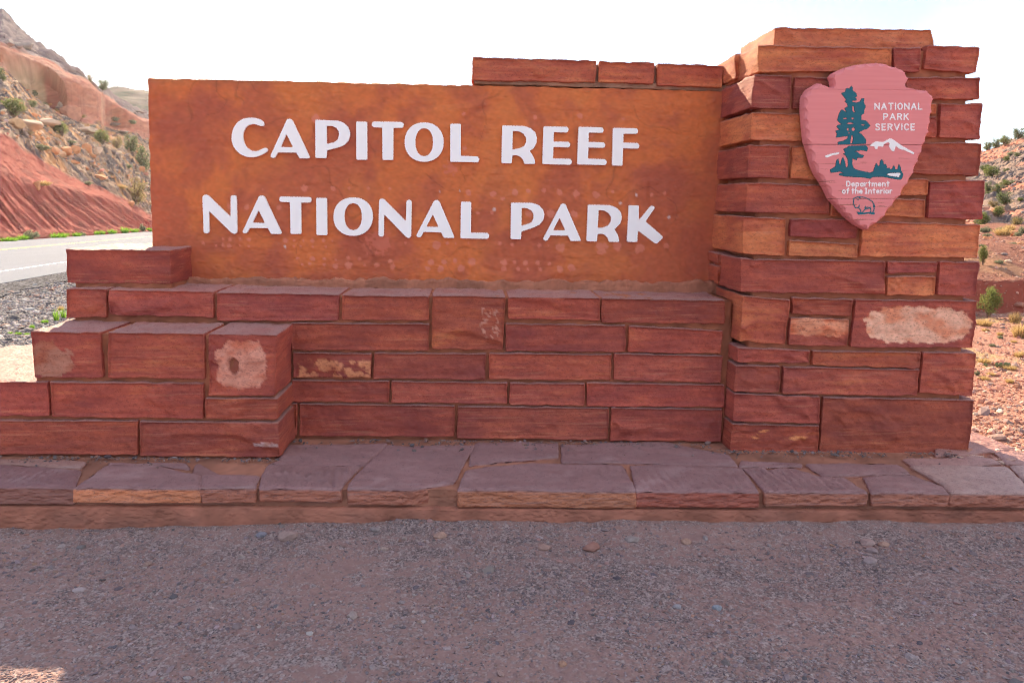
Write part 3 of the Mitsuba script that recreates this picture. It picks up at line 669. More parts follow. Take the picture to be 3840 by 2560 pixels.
tree_up = Polygon(crop(*W3, [(388, 58), (412, 85), (408, 125), (460, 165), (480, 215), (445, 240), (473, 260), (470, 282), (405, 285), (402, 312), (470, 322), (530, 305), (555, 255), (590, 255), (585, 315), (618, 375), (590, 440), (590, 490), (545, 515), (548, 595), (625, 608), (690, 685), (640, 735), (600, 740), (500, 795), (545, 815), (620, 905), (618, 970), (180, 985), (180, 945), (260, 930), (330, 890), (345, 845), (150, 870), (165, 820), (142, 765), (210, 755), (160, 700), (180, 675), (240, 665), (170, 600), (200, 490), (238, 430), (320, 480), (285, 410), (340, 380), (325, 330), (290, 300), (315, 275), (235, 175), (250, 162), (295, 155), (305, 100), (325, 92), (355, 105)])).buffer(0)
for hl in ([(400, 370), (435, 370), (440, 440), (460, 465), (430, 478), (405, 450)], [(255, 560), (322, 555), (320, 585), (260, 585)], oval(410, 572, 22, 20, 16, 2), oval(335, 743, 20, 26, 16, 2), oval(422, 742, 30, 34, 16, 2), oval(355, 802, 18, 12, 12, 2), oval(575, 672, 34, 14, 12, 2), oval(370, 650, 60, 18, 14, 1.6), [(370, 970), (385, 840), (410, 835), (425, 890), (405, 970)]):
    tree_up = tree_up.difference(Polygon(crop(*W3, hl)).buffer(0))
tree_low = Polygon(crop(*W2, [(560, 490), (640, 440), (660, 340), (685, 322), (700, 400), (720, 420), (740, 330), (760, 295), (790, 370), (800, 440), (820, 465), (845, 420), (835, 320), (800, 260), (765, 240), (800, 230), (770, 165), (830, 140), (850, 115), (1120, 110), (1150, 150), (1135, 195), (1050, 180), (920, 200), (980, 210), (1020, 245), (1085, 265), (1070, 300), (980, 300), (975, 335), (905, 310), (900, 400), (930, 470), (1000, 500), (1190, 540), (1240, 515), (1265, 430), (1285, 390), (1315, 440), (1340, 420), (1345, 360), (1370, 328), (1395, 370), (1400, 410), (1430, 405), (1450, 440), (1440, 465), (1490, 465), (1510, 490), (1540, 470), (1555, 425), (1575, 445), (1575, 490), (1620, 480), (1640, 405), (1665, 450), (1670, 500), (1705, 560), (1690, 620), (1660, 645), (1560, 630), (1400, 600), (1230, 600), (1190, 628), (1060, 605), (900, 600), (780, 590), (700, 570), (710, 545), (780, 550), (720, 515), (570, 535)])).buffer(0)
lake = Polygon(crop(*W2, [(1450, 565), (1480, 545), (1650, 540), (1670, 555), (1640, 590), (1645, 605), (1500, 585)])).buffer(0)
TP = unary_union([tree_up, tree_low.difference(lake.buffer(1.5))])
emblem('tree_outline', [TP.buffer(1.1).difference(lake.buffer(0.5))], 'dark_line', front=0.0012)
emblem('tree_emblem', [TP], 'teal_paint', 'teal conifer tree with small trees and a lake shore')
emblem('lake_emblem', [lake], 'white_paint', 'small white lake shape')
emblem('mountain_emblem', [Polygon(crop(*W2, [(1185, 110), (1230, 70), (1280, 42), (1390, 55), (1500, -5), (1540, 10), (1640, 80), (1700, 120), (1880, 220), (1870, 248), (1720, 180), (1640, 160), (1590, 110), (1565, 200), (1530, 195), (1480, 120), (1500, 85), (1470, 55), (1400, 90), (1390, 130), (1310, 120), (1300, 165), (1270, 165), (1250, 120), (1190, 120)]))], 'white_paint', 'white snowy mountain right of the tree')
emblem('mountain_emblem', [Polygon(crop(*W2, [(480, 270), (500, 262), (580, 235), (690, 215), (705, 230), (690, 245), (600, 260), (510, 300), (485, 298)]))], 'white_paint', 'white snow ridge left of the tree')
bl = [[(925, 1000), (930, 940), (990, 915), (1080, 918), (1160, 950), (1220, 990), (1250, 1040), (1262, 1075)], [(925, 1000), (930, 1040), (955, 1090), (1000, 1085), (1020, 1050)], [(990, 915), (1040, 940)], [(980, 950), (1000, 965)], [(1000, 1085), (1030, 1110), (1045, 1160)], [(1060, 1165), (1110, 1110), (1190, 1090), (1200, 1130), (1190, 1160)], [(1115, 1065), (1115, 1110)], [(1240, 1040), (1250, 1110), (1230, 1160)], [(1100, 1085), (1190, 1080)]]
emblem('bison_emblem', [LineString(crop(*W2, smooth_ring(b, 0))).buffer(1.5) for b in bl] + [Polygon(crop(*W2, [(970, 1150), (1000, 1150), (1060, 1165), (1120, 1160), (1200, 1155), (1265, 1165), (1250, 1195), (1150, 1180), (1100, 1190), (1000, 1195), (985, 1170)]))], 'teal_paint', 'dark teal outline of a bison', r=0.3)

GL = {'N': (.75, [[(0, 0), (0, 1), (.75, 0), (.75, 1)]]), 'A': (.8, [[(0, 0), (.4, 1), (.8, 0)], [(.15, .35), (.65, .35)]]), 'T': (.75, [[(0, 1), (.75, 1)], [(.375, 1), (.375, 0)]]), 'I': (.0, [[(0, 0), (0, 1)]]),
      'O': (.75, [[(.375 + .375 * math.cos(a), .5 + .5 * math.sin(a)) for a in np.linspace(0, 2 * math.pi, 17)]]), 'L': (.55, [[(0, 1), (0, 0), (.55, 0)]]), 'P': (.6, [[(0, 0), (0, 1), (.4, 1), (.6, .85), (.6, .6), (.4, .45), (0, .45)]]),
      'R': (.62, [[(0, 0), (0, 1), (.4, 1), (.6, .85), (.6, .65), (.4, .5), (0, .5)], [(.3, .5), (.62, 0)]]), 'K': (.65, [[(0, 0), (0, 1)], [(.62, 1), (0, .45)], [(.2, .6), (.65, 0)]]),
      'S': (.6, [[(.58, .85), (.4, 1), (.15, 1), (.02, .8), (.12, .6), (.45, .45), (.6, .25), (.45, 0), (.15, 0), (0, .15)]]), 'E': (.55, [[(.55, 1), (0, 1), (0, 0), (.55, 0)], [(0, .52), (.45, .52)]]), 'V': (.75, [[(0, 1), (.375, 0), (.75, 1)]]),
      'C': (.65, [[(.65, .82), (.5, .97), (.3, 1), (.08, .8), (0, .5), (.08, .2), (.3, 0), (.5, .03), (.65, .18)]]), 'D': (.65, [[(0, 0), (0, 1), (.3, 1), (.55, .85), (.65, .5), (.55, .15), (.3, 0), (0, 0)]]),
      'e': (.5, [[(0, .33), (.5, .33), (.42, .58), (.25, .66), (.06, .55), (0, .33), (.06, .1), (.25, 0), (.46, .08)]]), 'p': (.5, [[(0, .66), (0, -.25)], [(0, .5), (.25, .66), (.48, .5), (.5, .3), (.4, .05), (.2, 0), (0, .12)]]),
      'a': (.5, [[(.5, .66), (.5, 0)], [(.5, .5), (.25, .66), (.04, .5), (0, .3), (.1, .05), (.28, 0), (.5, .15)]]), 'r': (.35, [[(0, .66), (0, 0)], [(0, .45), (.15, .62), (.35, .63)]]), 't': (.4, [[(.2, 1), (.2, 0)], [(0, .68), (.4, .68)]]),
      'm': (.8, [[(0, .66), (0, 0)], [(0, .5), (.2, .66), (.38, .55), (.4, 0)], [(.4, .5), (.6, .66), (.78, .55), (.8, 0)]]), 'n': (.5, [[(0, .66), (0, 0)], [(0, .48), (.25, .66), (.46, .55), (.5, 0)]]), 'o': (.52, [[(.26 + .26 * math.cos(a), .33 + .33 * math.sin(a)) for a in np.linspace(0, 2 * math.pi, 13)]]),
      'f': (.4, [[(.4, .95), (.28, 1), (.17, .85), (.17, 0)], [(0, .62), (.38, .62)]]), 'h': (.5, [[(0, 1), (0, 0)], [(0, .48), (.25, .66), (.46, .55), (.5, 0)]]), 'i': (.0, [[(0, .66), (0, 0)], [(0, .93), (0, .98)]]), 'J': (.4, [[(0, 1), (.4, 1)], [(.2, 1), (.2, 0)], [(0, 0), (.4, 0)]])}


def text(s, o, sc, x0, x1, ybase, capx, wst, lab, gap=0.42, space=0.45):
    widths = sum(GL[c][0] for c in s if c != ' ')
    n = sum(1 for a, b in zip(s, s[1:]) if a != ' ' and b != ' ')
    adv = widths + gap * n + space * s.count(' ') + gap * 0
    k = (x1 - x0) / adv
    x, polys = x0, []
    for i, c in enumerate(s):
        if c == ' ':
            x += (space) * k
            continue
        for st in GL[c][1]:
            polys.append(LineString(crop(o, sc, [(x + a * k, ybase - b * capx) for a, b in st])).buffer(wst))
        x += GL[c][0] * k + (gap * k if i + 1 < len(s) and s[i + 1] != ' ' else 0)
    put('lettering', plate(unary_union(polys), DB, -0.004, 0.002), 'white_paint', brd, label=lab)


text('NATIONAL', *W1, 1262, 1998, 840, 92, 2.1, 'white lettering, top line of three on the board right')
text('PARK', *W1, 1400, 1788, 1003, 92, 2.1, 'white lettering, middle line of three')
text('SERVICE', *W1, 1275, 1885, 1165, 92, 2.1, 'white lettering, bottom line of three')
text('Department', *W2, 816, 1484, 748, 76, 1.9, 'white lettering, upper of two lines near the board tip', 0.3)
text('of the Jnterior', *W2, 752, 1528, 860, 76, 1.9, 'white lettering, lower of two lines near the board tip', 0.3, 0.55)

# ================================================================ the paved ledge
led = thing('stone_ledge', 'low paved ledge of irregular reddish flagstones along the front of the walls', 'ledge')
pp = [(500, 1826, DL), (2000, 1814, DL), (3580, 1851, DL), (2000, 1646, DM), (1250, 1646, DM), (2600, 1652, DM)]
pw = np.array([ray(x, y) * (D / (ray(x, y) @ MV)) + np.array([0, 0, EYE]) for x, y, D in pp])
coef = np.linalg.lstsq(np.c_[pw[:, :2], np.ones(len(pw))], pw[:, 2], rcond=None)[0]      # the ledge's gently falling top: z = a x + b y + c


def ledge_z(x, y):
    return coef[0] * x + coef[1] * y + coef[2]


def on_ledge(px, py):
    d = ray(px, py)
    t = (coef[2] - EYE) / (d[..., 2] - coef[0] * d[..., 0] - coef[1] * d[..., 1])
    return d[..., :2] * t[..., None]


FLAG = np.array([0.26, 0.138, 0.137])


def flag(pts, o=(0, 0), sc=0.5, thick=0.05, seed=0, tone=None, ripple=0.0, lift=0.0, label=None, front=None):
    q = crop(o, sc, pts)
    xy = on_ledge(q[:, 0], q[:, 1])
    dd = xy @ MV[:2]
    fr_ = (dd < dd.min() + 0.09) & (abs(dd.min() - DL) < 0.2)
    xy = xy + np.where(fr_, DL - 0.012 + 0.012 * (N3(np.stack([xy[:, 0] * 5, 0 * dd, 0 * dd], -1), 62) - 0.5) - dd, 0)[:, None] * MV[:2]
    P = Polygon(xy).buffer(0)
    P = P.buffer(0.009).buffer(-0.012).buffer(0.010)
    P = max(P.geoms, key=lambda g: g.area) if P.geom_type == 'MultiPolygon' else P
    cs = m3.CrossSection([np.array(shapely.geometry.polygon.orient(P).exterior.coords)[:-1]], m3.FillRule.NonZero)
    m = cs.extrude(thick, n_divisions=max(1, int(thick / 0.02))).refine_to_length(0.02).to_mesh()
    v, f = np.array(m.vert_properties[:, :3], float), np.array(m.tri_verts)
    dist = shapely.distance(P.exterior, shapely.points(v[:, :2]))
    topk = sstep(thick - 0.004, thick - 0.001, v[:, 2])
    rp_ = 0.010
    z = ledge_z(v[:, 0], v[:, 1]) - thick + v[:, 2] + lift
    z = z - topk * np.clip(1 - dist / rp_, 0, 1) ** 2 * rp_ * 0.7
    q3 = np.stack([v[:, 0], v[:, 1], v[:, 2]], -1)
    z = z + topk * ((F3(q3 * np.array([5, 9, 5]) + seed, 4, seed) - 0.5) * 0.022 + 1.6 * ripple * np.sin(v[:, 0] * 2 * np.pi / 0.045 + 5 * F3(q3 * 4, 3, seed + 3) + v[:, 1] * 18) * sstep(0.0, 0.05, dist))
    off = (F3(q3 * 22 + seed * 3, 3, seed + 7) - 0.5)
    side = 1 - topk
    c0 = np.array([P.centroid.x, P.centroid.y])
    out = v[:, :2] - c0
    out /= np.linalg.norm(out, axis=1, keepdims=True) + 1e-9
    edge = np.clip(1 - dist / 0.02, 0, 1)
    v[:, :2] += out * (off * edge * 0.013)[:, None]
    W = np.stack([v[:, 0], v[:, 1], z], -1)
    n1 = F3(np.stack([v[:, 0] * 4, v[:, 1] * 26, v[:, 2] * 30], -1) + seed, 4, seed + 2)
    n2 = F3(q3 * 50, 2, seed + 4)
    frontc = np.array(front if front is not None else (0.36, 0.125, 0.08))
    c = lerp(FLAG * 0.82, FLAG * 1.22, n1)
    if tone is not None:
        c = lerp(c, tone, 0.5)
    fr = sstep(thick - 0.004, thick - 0.016, v[:, 2])
    c = lerp(c, lerp(frontc * 0.75, frontc * 1.3, n1), fr) * (0.88 + 0.24 * n2)[:, None]
    mesh = trimesh.Trimesh(W, f, process=False)
    if mesh.volume < 0:
        mesh.invert()
    put('flagstone', mesh, 'flag_stone', led, 50 if False else True, np.clip(c, 0, 1), label)


flag([(-700, 885), (0, 880), (600, 925), (560, 1040), (-700, 1035)], G_, thick=0.085, seed=1, tone=(0.2, 0.09, 0.09), ripple=0.003, front=(0.22, 0.09, 0.07))
flag([(600, 1010), (800, 885), (1200, 890), (1502, 965), (1502, 1045), (1000, 1056), (585, 1046)], G_, thick=0.075, seed=2, front=(0.56, 0.2, 0.1), label='flagstone with a bright orange broken front edge')
flag([(1518, 955), (1940, 962), (1915, 1042), (1522, 1056)], G_, thick=0.075, seed=3)
flag([(215, 480), (905, 490), (770, 600), (765, 650), (160, 642), (170, 560)], H_, thick=0.07, seed=4, ripple=0.005, label='flagstone with ripple marks')
flag([(1100, 335), (1760, 335), (1690, 440), (1610, 590), (1592, 614), (1300, 632), (1130, 652), (940, 668), (820, 640), (830, 610), (910, 520)], H_, thick=0.08, seed=5)
flag([(1750, 1758), (1850, 1742), (2020, 1735), (2330, 1737), (2345, 1760), (2370, 1815), (2200, 1818), (1900, 1815), (1735, 1822), (1722, 1800)], sc=1, thick=0.09, seed=6, front=(0.42, 0.15, 0.08))
flag([(2367, 1742), (2550, 1740), (2780, 1749), (2820, 1817), (2725, 1834), (2550, 1834), (2380, 1822)], sc=1, thick=0.085, seed=7, ripple=0.0025, front=(0.34, 0.09, 0.06))
flag([(250, 700), (400, 698), (560, 800), (635, 850), (628, 866), (410, 858), (395, 850), (300, 740)], C, thick=0.075, seed=8, ripple=0.004)
flag([(450, 715), (540, 700), (650, 705), (760, 745), (830, 765), (1020, 775), (1090, 830), (1190, 890), (1150, 908), (670, 892), (600, 820), (520, 790)], C, thick=0.075, seed=9, ripple=0.003)
flag([(1160, 770), (1390, 748), (1530, 755), (1740, 830), (1795, 892), (1500, 908), (1215, 902), (1190, 860)], C, thick=0.075, seed=10)
flag([(1510, 690), (2230, 690), (2360, 820), (2460, 880), (2352, 890), (1840, 908), (1760, 830), (1600, 740)], C, thick=0.075, seed=11, tone=(0.46, 0.3, 0.26))
flag([(2260, 690), (3000, 690), (3200, 880), (2480, 888), (2380, 810)], C, thick=0.075, seed=12, tone=(0.46, 0.3, 0.26))
flag([(360, 325), (1095, 322), (1080, 350), (920, 480), (215, 475), (300, 440)], H_, seed=13)
flag([(1790, 1655), (2090, 1658), (2092, 1710), (1800, 1733), (1762, 1740), (1768, 1700)], sc=1, seed=14)
flag([(610, 325), (1400, 312), (1850, 400), (1925, 485), (1060, 462), (620, 462)], I_, seed=15)
flag([(240, 655), (690, 672), (680, 695), (230, 690)], C, seed=16)
flag([(730, 680), (1000, 668), (1390, 672), (1440, 690), (1500, 745), (1330, 745), (1100, 758), (860, 763), (790, 720)], C, seed=17)
flag([(1460, 640), (1950, 618), (2140, 645), (2180, 675), (1520, 685)], C, seed=18, tone=(0.42, 0.22, 0.19))
flag([(1700, 300), (1970, 425), (2325, 580), (2080, 580), (1940, 605), (1700, 610)], C, seed=19, tone=(0.42, 0.2, 0.16))
flag([(2150, 588), (2352, 588), (2700, 600), (2900, 670), (2240, 672)], C, seed=20, tone=(0.42, 0.22, 0.19))
flag([(1480, 870), (1970, 900), (1930, 945), (1500, 935)], G_, seed=21, tone=(0.22, 0.11, 0.1))
flag([(820, 860), (1390, 870), (1420, 905), (1180, 880), (830, 875)], G_, seed=22)
flag([(-700, 830), (200, 835), (640, 860), (600, 905), (0, 868), (-700, 872)], G_, seed=23, tone=(0.36, 0.2, 0.15))
# mortar bed under the flags, and the concrete footing
lu0, lu1 = -4.6, 4.3
MLED = np.array([0.33, 0.145, 0.10])


def slab_bed(name, d0, d1, drop, bot, seed, amp, base, x1=lu1, res=0.03):
    nu, nd = int((x1 - lu0) / res), max(2, int((d1 - d0) / res))
    uu, dd = np.meshgrid(np.linspace(lu0, x1, nu), np.linspace(d0, d1, nd), indexing='ij')
    p = world(uu, 0 * uu, dd)
    zt = ledge_z(p[..., 0], p[..., 1]) - drop
    zs = [bot + (zt - bot) * k for k in np.linspace(0, 1, 7)]
    topv = np.stack([p[..., 0], p[..., 1], zt], -1)
    V = [topv.reshape(-1, 3)]
    F = []
    i, j = np.meshgrid(np.arange(nu - 1), np.arange(nd - 1), indexing='ij')
    F.append(np.stack([i * nd + j, (i + 1) * nd + j, (i + 1) * nd + j + 1, i * nd + j + 1], -1).reshape(-1, 4))
    basei = nu * nd
    front = np.stack([np.stack([p[:, 0, 0], p[:, 0, 1], z[:, 0]], -1) for z in zs], 1)      # nu x 7
    V.append(front.reshape(-1, 3))
    i, j = np.meshgrid(np.arange(nu - 1), np.arange(6), indexing='ij')
    F.append(np.stack([i * 7 + j, (i + 1) * 7 + j, (i + 1) * 7 + j + 1, i * 7 + j + 1], -1).reshape(-1, 4) + basei)
    basei += nu * 7
    right = np.stack([np.stack([p[-1, :, 0], p[-1, :, 1], z[-1]], -1) for z in zs], 1)
    V.append(right.reshape(-1, 3))
    i, j = np.meshgrid(np.arange(nd - 1), np.arange(6), indexing='ij')
    F.append(np.stack([i * 7 + j, (i + 1) * 7 + j, (i + 1) * 7 + j + 1, i * 7 + j + 1], -1).reshape(-1, 4) + basei)
    V, F = np.concatenate(V), np.concatenate(F)
    V0 = V.copy()
    V = V + np.stack([F3(V0 * 9 + seed + 31 * k, 4, seed + k) - 0.5 for k in range(3)], -1) * amp * 2 * np.array([1, 1, 0.6])
    tri = np.vstack([F[:, [0, 1, 2]], F[:, [0, 2, 3]]])
    m = trimesh.Trimesh(V, tri, process=False)
    trimesh.repair.fix_normals(m) if False else None
    put(name, m, 'rough_mortar', led, True, mortar_color(V0, seed, base))


slab_bed('mortar_bed', DL + 0.010, 5.3, 0.015, -0.1, 61, 0.006, MLED, x1=3.05)
slab_bed('concrete_footing', DL - 0.032, DL + 0.12, 0.098, -0.14, 63, 0.010, np.array([0.37, 0.150, 0.105]), x1=4.3)

# ================================================================ ground
ROADDIR = np.array([-0.187, 1.0])
ROADDIR = ROADDIR / np.linalg.norm(ROADDIR)


def left_plane(x, y):
    return -0.022 * np.clip(y - 4.0, 0, 80) * sstep(-2.2, -4.0, x)


def ground_z(x, y):
    q = np.stack([x, y, 0 * x], -1)
    wob = (N3(np.stack([x * 1.1, x * 0, y * 0], -1), 71) - 0.5) * 0.8
    z = left_plane(x, y)
    w = sstep(3.2, 4.6, x)
    z = z + w * (0.43 * sstep(9.75, 10.12, y + wob * 0.5) + 0.38 * sstep(10.1, 11.9, y + wob) - 0.12 * sstep(12, 20, y) + sstep(9.8, 10.2, y) * (F3(q * 1.6, 4, 76) - 0.5) * 0.16)
    near = sstep(14, 8, y)
    z = z + near * ((F3(q * 1.7, 3, 73) - 0.5) * 0.03 + (F3(q * 9, 4, 74) - 0.5) * 0.016)
    dd = x * MV[0] + y * MV[1]
    z = z + sstep(2.3, 3.45, dd) * sstep(4.1, 3.75, dd) * ((F3(q * np.array([3.5, 1, 1]) + 4, 3, 75) - 0.5) * 0.035 + np.interp(x, [-2.6, 0.0, 2.4, 3.2], [-0.035, -0.048, -0.118, -0.14]))
    return z


def axis(*spans):
    return np.unique(np.concatenate([np.arange(a, b, s) for a, b, s in spans]))


gx = axis((-520, -300, 40), (-300, -40, 10), (-40, -9, 0.6), (-9, -2.9, 0.06), (-2.9, 2.9, 0.0125), (2.9, 9, 0.05), (9, 40, 1.2), (40, 300, 12), (300, 521, 40))
gy = axis((-60, 0, 6), (0, 1.9, 0.2), (1.9, 3.85, 0.0125), (3.85, 12, 0.045), (12, 30, 0.4), (30, 120, 3), (120, 720, 40))
GX, GY = np.meshgrid(gx, gy, indexing='ij')
GZ = ground_z(GX, GY)
i, j = np.meshgrid(np.arange(len(gx) - 1), np.arange(len(gy) - 1), indexing='ij')
n = len(gy)
gf = np.stack([i * n + j, (i + 1) * n + j, (i + 1) * n + j + 1, i * n + j + 1], -1).reshape(-1, 4)
put('ground', (np.stack([GX, GY, GZ], -1).reshape(-1, 3), gf), 'earth', smooth=True, label='dusty red gravel ground', kind='structure')

# ---- road: strips laid on the falling plane left of the monument
P0 = np.array([-8.0, 12.0])
RN = np.array([ROADDIR[1], -ROADDIR[0]])      # to the right of the road's direction


def road_xy(px, py):
    d = ray(px, py)
    t = 10.0
    for _ in range(12):
        t = (EYE - (-0.022 * max(d[1] * t - 4.0, 0))) / -d[2]
    return d[:2] * t


def lateral(px, py):
    return float(road_xy(px, py) @ RN)


def strip(name, l0, l1, lift, bsdf, parent=None, label=None, kind=None, s0=-60, s1=75, wav=0.0, seed=0):
    s = np.arange(s0, s1, 0.5 if not wav else 0.12)
    a = l0 + wav * (F3(np.stack([s * 1.6, 0 * s, 0 * s], -1), 4, seed) - 0.5)
    b = l1 + wav * (F3(np.stack([s * 1.6, 0 * s + 9, 0 * s], -1), 4, seed + 1) - 0.5)
    L = ROADDIR * s[:, None] + RN * a[:, None]
    R = ROADDIR * s[:, None] + RN * b[:, None]
    zl = -0.022 * np.clip(L[:, 1] - 4, -60, 80) + lift
    zr = -0.022 * np.clip(R[:, 1] - 4, -60, 80) + lift
    V = np.vstack([np.c_[L, zl], np.c_[R, zr], np.c_[L, zl - 0.1], np.c_[R, zr - 0.1]])
    k = len(s)
    q = np.arange(k - 1)
    F = np.vstack([np.stack([q, q + k, q + k + 1, q + 1], -1), np.stack([q + k, q + 3 * k, q + 3 * k + 1, q + k + 1], -1), np.stack([q + 2 * k, q, q + 1, q + 2 * k + 1], -1)])
    put(name, (V, F), bsdf, parent, label=label, kind=kind)


lw0, ly, lfar = lateral(120, 1004), lateral(120, 928), lateral(250, 890)
lnear, ldark = lateral(120, 1046), lateral(120, 1085)
strip('road', lfar, lnear, 0.030, 'asphalt', label='sunlit grey two lane asphalt road', kind='structure')
strip('edge_line', lw0 - 0.06, lw0 + 0.06, 0.034, 'white_paint', 'road')
strip('centre_line', ly - 0.17, ly - 0.06, 0.034, 'yellow_paint', 'road')
strip('centre_line', ly + 0.06, ly + 0.17, 0.034, 'yellow_paint', 'road')
strip('road_shoulder', lnear - 0.1, ldark, 0.024, 'dark_asphalt', label='dark rough edge of the asphalt', kind='structure', wav=0.7, seed=3)

# ---- loose stones
def pebbles(xs, ys, sizes, cols, seed, sub=0, flat=0.55, zfn=None, sink=0.25):
    r = np.random.RandomState(seed)
    base = trimesh.creation.icosphere(subdivisions=sub)
    bv, bf = np.array(base.vertices), np.array(base.faces)
    k = len(xs)
    jit = 1 + r.uniform(-0.28, 0.28, (k, len(bv), 1))
    v = bv[None] * jit * (sizes[:, None, None] * np.stack([r.uniform(.7, 1.3, k), r.uniform(.6, 1.0, k), r.uniform(.35, 1, k) * flat * 1.3], -1)[:, None, :])
    a = r.uniform(0, 2 * np.pi, k)
    ca, sa = np.cos(a), np.sin(a)
    tilt = r.normal(0, 0.18, (k, 2))
    x = v[..., 0] * ca[:, None] - v[..., 1] * sa[:, None]
    y = v[..., 0] * sa[:, None] + v[..., 1] * ca[:, None]
    z = v[..., 2] + tilt[:, :1] * x + tilt[:, 1:] * y
    zg = (zfn or ground_z)(xs, ys)
    V = np.stack([x + xs[:, None], y + ys[:, None], z + zg[:, None] + sizes[:, None] * flat * (0.5 - sink)], -1)
    Fi = (bf[None] + (np.arange(k) * len(bv))[:, None, None]).reshape(-1, 3)
    return V.reshape(-1, 3), Fi, np.repeat(cols, len(bv), 0)


def stone_cols(r, k, pal, wts):
    pal = np.array(pal)
    c = pal[r.choice(len(pal), k, p=np.array(wts) / sum(wts))]
    return np.clip(c * r.uniform(0.75, 1.25, (k, 1)) * r.uniform(0.95, 1.05, (k, 3)), 0, 1)


GREYS = [(0.205, 0.155, 0.16), (0.125, 0.10, 0.11), (0.265, 0.20, 0.20), (0.25, 0.15, 0.135), (0.33, 0.26, 0.25), (0.28, 0.155, 0.12)]
rg = np.random.RandomState(5)
k = 60000
gxs = rg.uniform(-2.6, 2.6, k)
gys = 1.95 + 1.65 * rg.uniform(0, 1, k) ** 0.9
keep = (np.abs(gxs) < gys * 0.74) & (F3(np.stack([gxs * 2.2, gys * 3.8, 0 * gxs], -1), 4, 81) + 0.45 * rg.uniform(-.5, .5, k) > 0.47)
gxs, gys = gxs[keep], gys[keep]
k = len(gxs)
sz = 0.0024 + 0.0033 * rg.exponential(0.55, k)
sz = np.clip(sz, 0.0024, 0.013)
a1 = pebbles(gxs, gys, sz, stone_cols(rg, k, GREYS, [5, 3, 3, 3, .6, .5]), 6, flat=0.42)
k = 240
bx, by = rg.uniform(-2.6, 2.6, k), rg.uniform(1.95, 3.56, k)
keep = np.abs(bx) < by * 0.74
bx, by = bx[keep], by[keep]
k = len(bx)
a2 = pebbles(bx, by, np.clip(0.007 + 0.006 * rg.exponential(0.8, k), 0, 0.026), stone_cols(rg, k, GREYS, [4, 2, 3, 3, .5, .5]), 7, sub=1, flat=0.5, sink=0.4)


def merge(*parts):
    V, F, C, b = [], [], [], 0
    for v, f, c in parts:
        V.append(v), F.append(f + b), C.append(c)
        b += len(v)
    return (np.concatenate(V), np.concatenate(F)), np.concatenate(C)


m_, c_ = merge(a1, a2)
put('gravel', m_, 'pebble', color=c_, label='small loose grey and red stones scattered over the dusty ground in front', kind='stuff')
tag('gravel', category='gravel')
# chips on the ledge
k = 1700
lx = rg.uniform(-3.2, 3.0, k)
ld = DM - 0.02 - np.abs(rg.exponential(0.05, k))
side = rg.uniform(0, 1, k) < 0.42
ld = np.where(lx > 1.42, np.minimum(ld, DP - 0.03 - rg.exponential(0.035, k)), ld)
ld = np.where(lx < -1.05, np.minimum(ld, DST - 0.02 - rg.exponential(0.03, k)), ld)
pl = world(lx, 0 * lx, ld)
keep = (F3(np.stack([lx * 3, ld * 5, 0 * lx], -1), 3, 83) > 0.42)
pl = pl[keep]
k = len(pl)
a3 = pebbles(pl[:, 0], pl[:, 1], 0.003 + 0.0045 * rg.exponential(0.6, k), stone_cols(rg, k, GREYS, [3, 3, 1, 4, .3, 2]) * 0.8, 8, zfn=lambda x, y: ledge_z(x, y) + 0.001)
m_, c_ = merge(a3)
put('stone_chips', m_, 'pebble', color=c_, label='fine stone chips and grit lying on the flagstone ledge along the wall foot', kind='stuff')
tag('stone_chips', category='gravel')
# sunlit stones right of the pillar
REDS = [(0.38, 0.18, 0.135), (0.30, 0.135, 0.10), (0.46, 0.28, 0.22), (0.24, 0.165, 0.15), (0.50, 0.35, 0.28)]
k = 9000
ry = 3.9 + 15.0 * rg.uniform(0, 1, k) ** 2.2
rx = ry * rg.uniform(0.57, 0.74, k)
keep = F3(np.stack([rx * 1.3, ry * 1.3, 0 * rx], -1), 3, 85) > 0.36
rx, ry = rx[keep], ry[keep]
k = len(rx)
a4 = pebbles(rx, ry, 0.006 + 0.011 * rg.exponential(0.6, k), stone_cols(rg, k, REDS, [4, 3, 3, 2, 1]), 9)
m_, c_ = merge(a4)
put('red_gravel', m_, 'pebble', color=c_, label='sunlit reddish loose stones on the flat ground right of the pillar', kind='stuff')
tag('red_gravel', category='gravel')
k = 20000
ly_ = rg.uniform(5.0, 18.0, k)
lx_ = -ly_ * rg.uniform(0.55, 0.74, k)
lat = np.stack([lx_, ly_], -1) @ RN
keep = (lat > ldark - 0.1 - 1.3 * rg.uniform(0, 1, k) ** 3)
lx_, ly_, lat = lx_[keep], ly_[keep], lat[keep]
gravelly = sstep(ldark + 5.4, ldark + 2.0, lat) > rg.uniform(0, 1, len(lat)) * 0.98
lx_, ly_ = lx_[gravelly], ly_[gravelly]
k = len(lx_)
SHO = [(0.175, 0.158, 0.163), (0.25, 0.225, 0.225), (0.115, 0.104, 0.11), (0.40, 0.36, 0.35), (0.30, 0.18, 0.145)]
a5 = pebbles(lx_, ly_, 0.010 + 0.014 * rg.exponential(0.6, k), stone_cols(rg, k, SHO, [4, 3, 3, 2, 1]), 10)
m_, c_ = merge(a5)
put('roadside_gravel', m_, 'pebble', color=c_, label='grey gravel on the verge between the road and the stepped wall', kind='stuff')
tag('roadside_gravel', category='gravel')

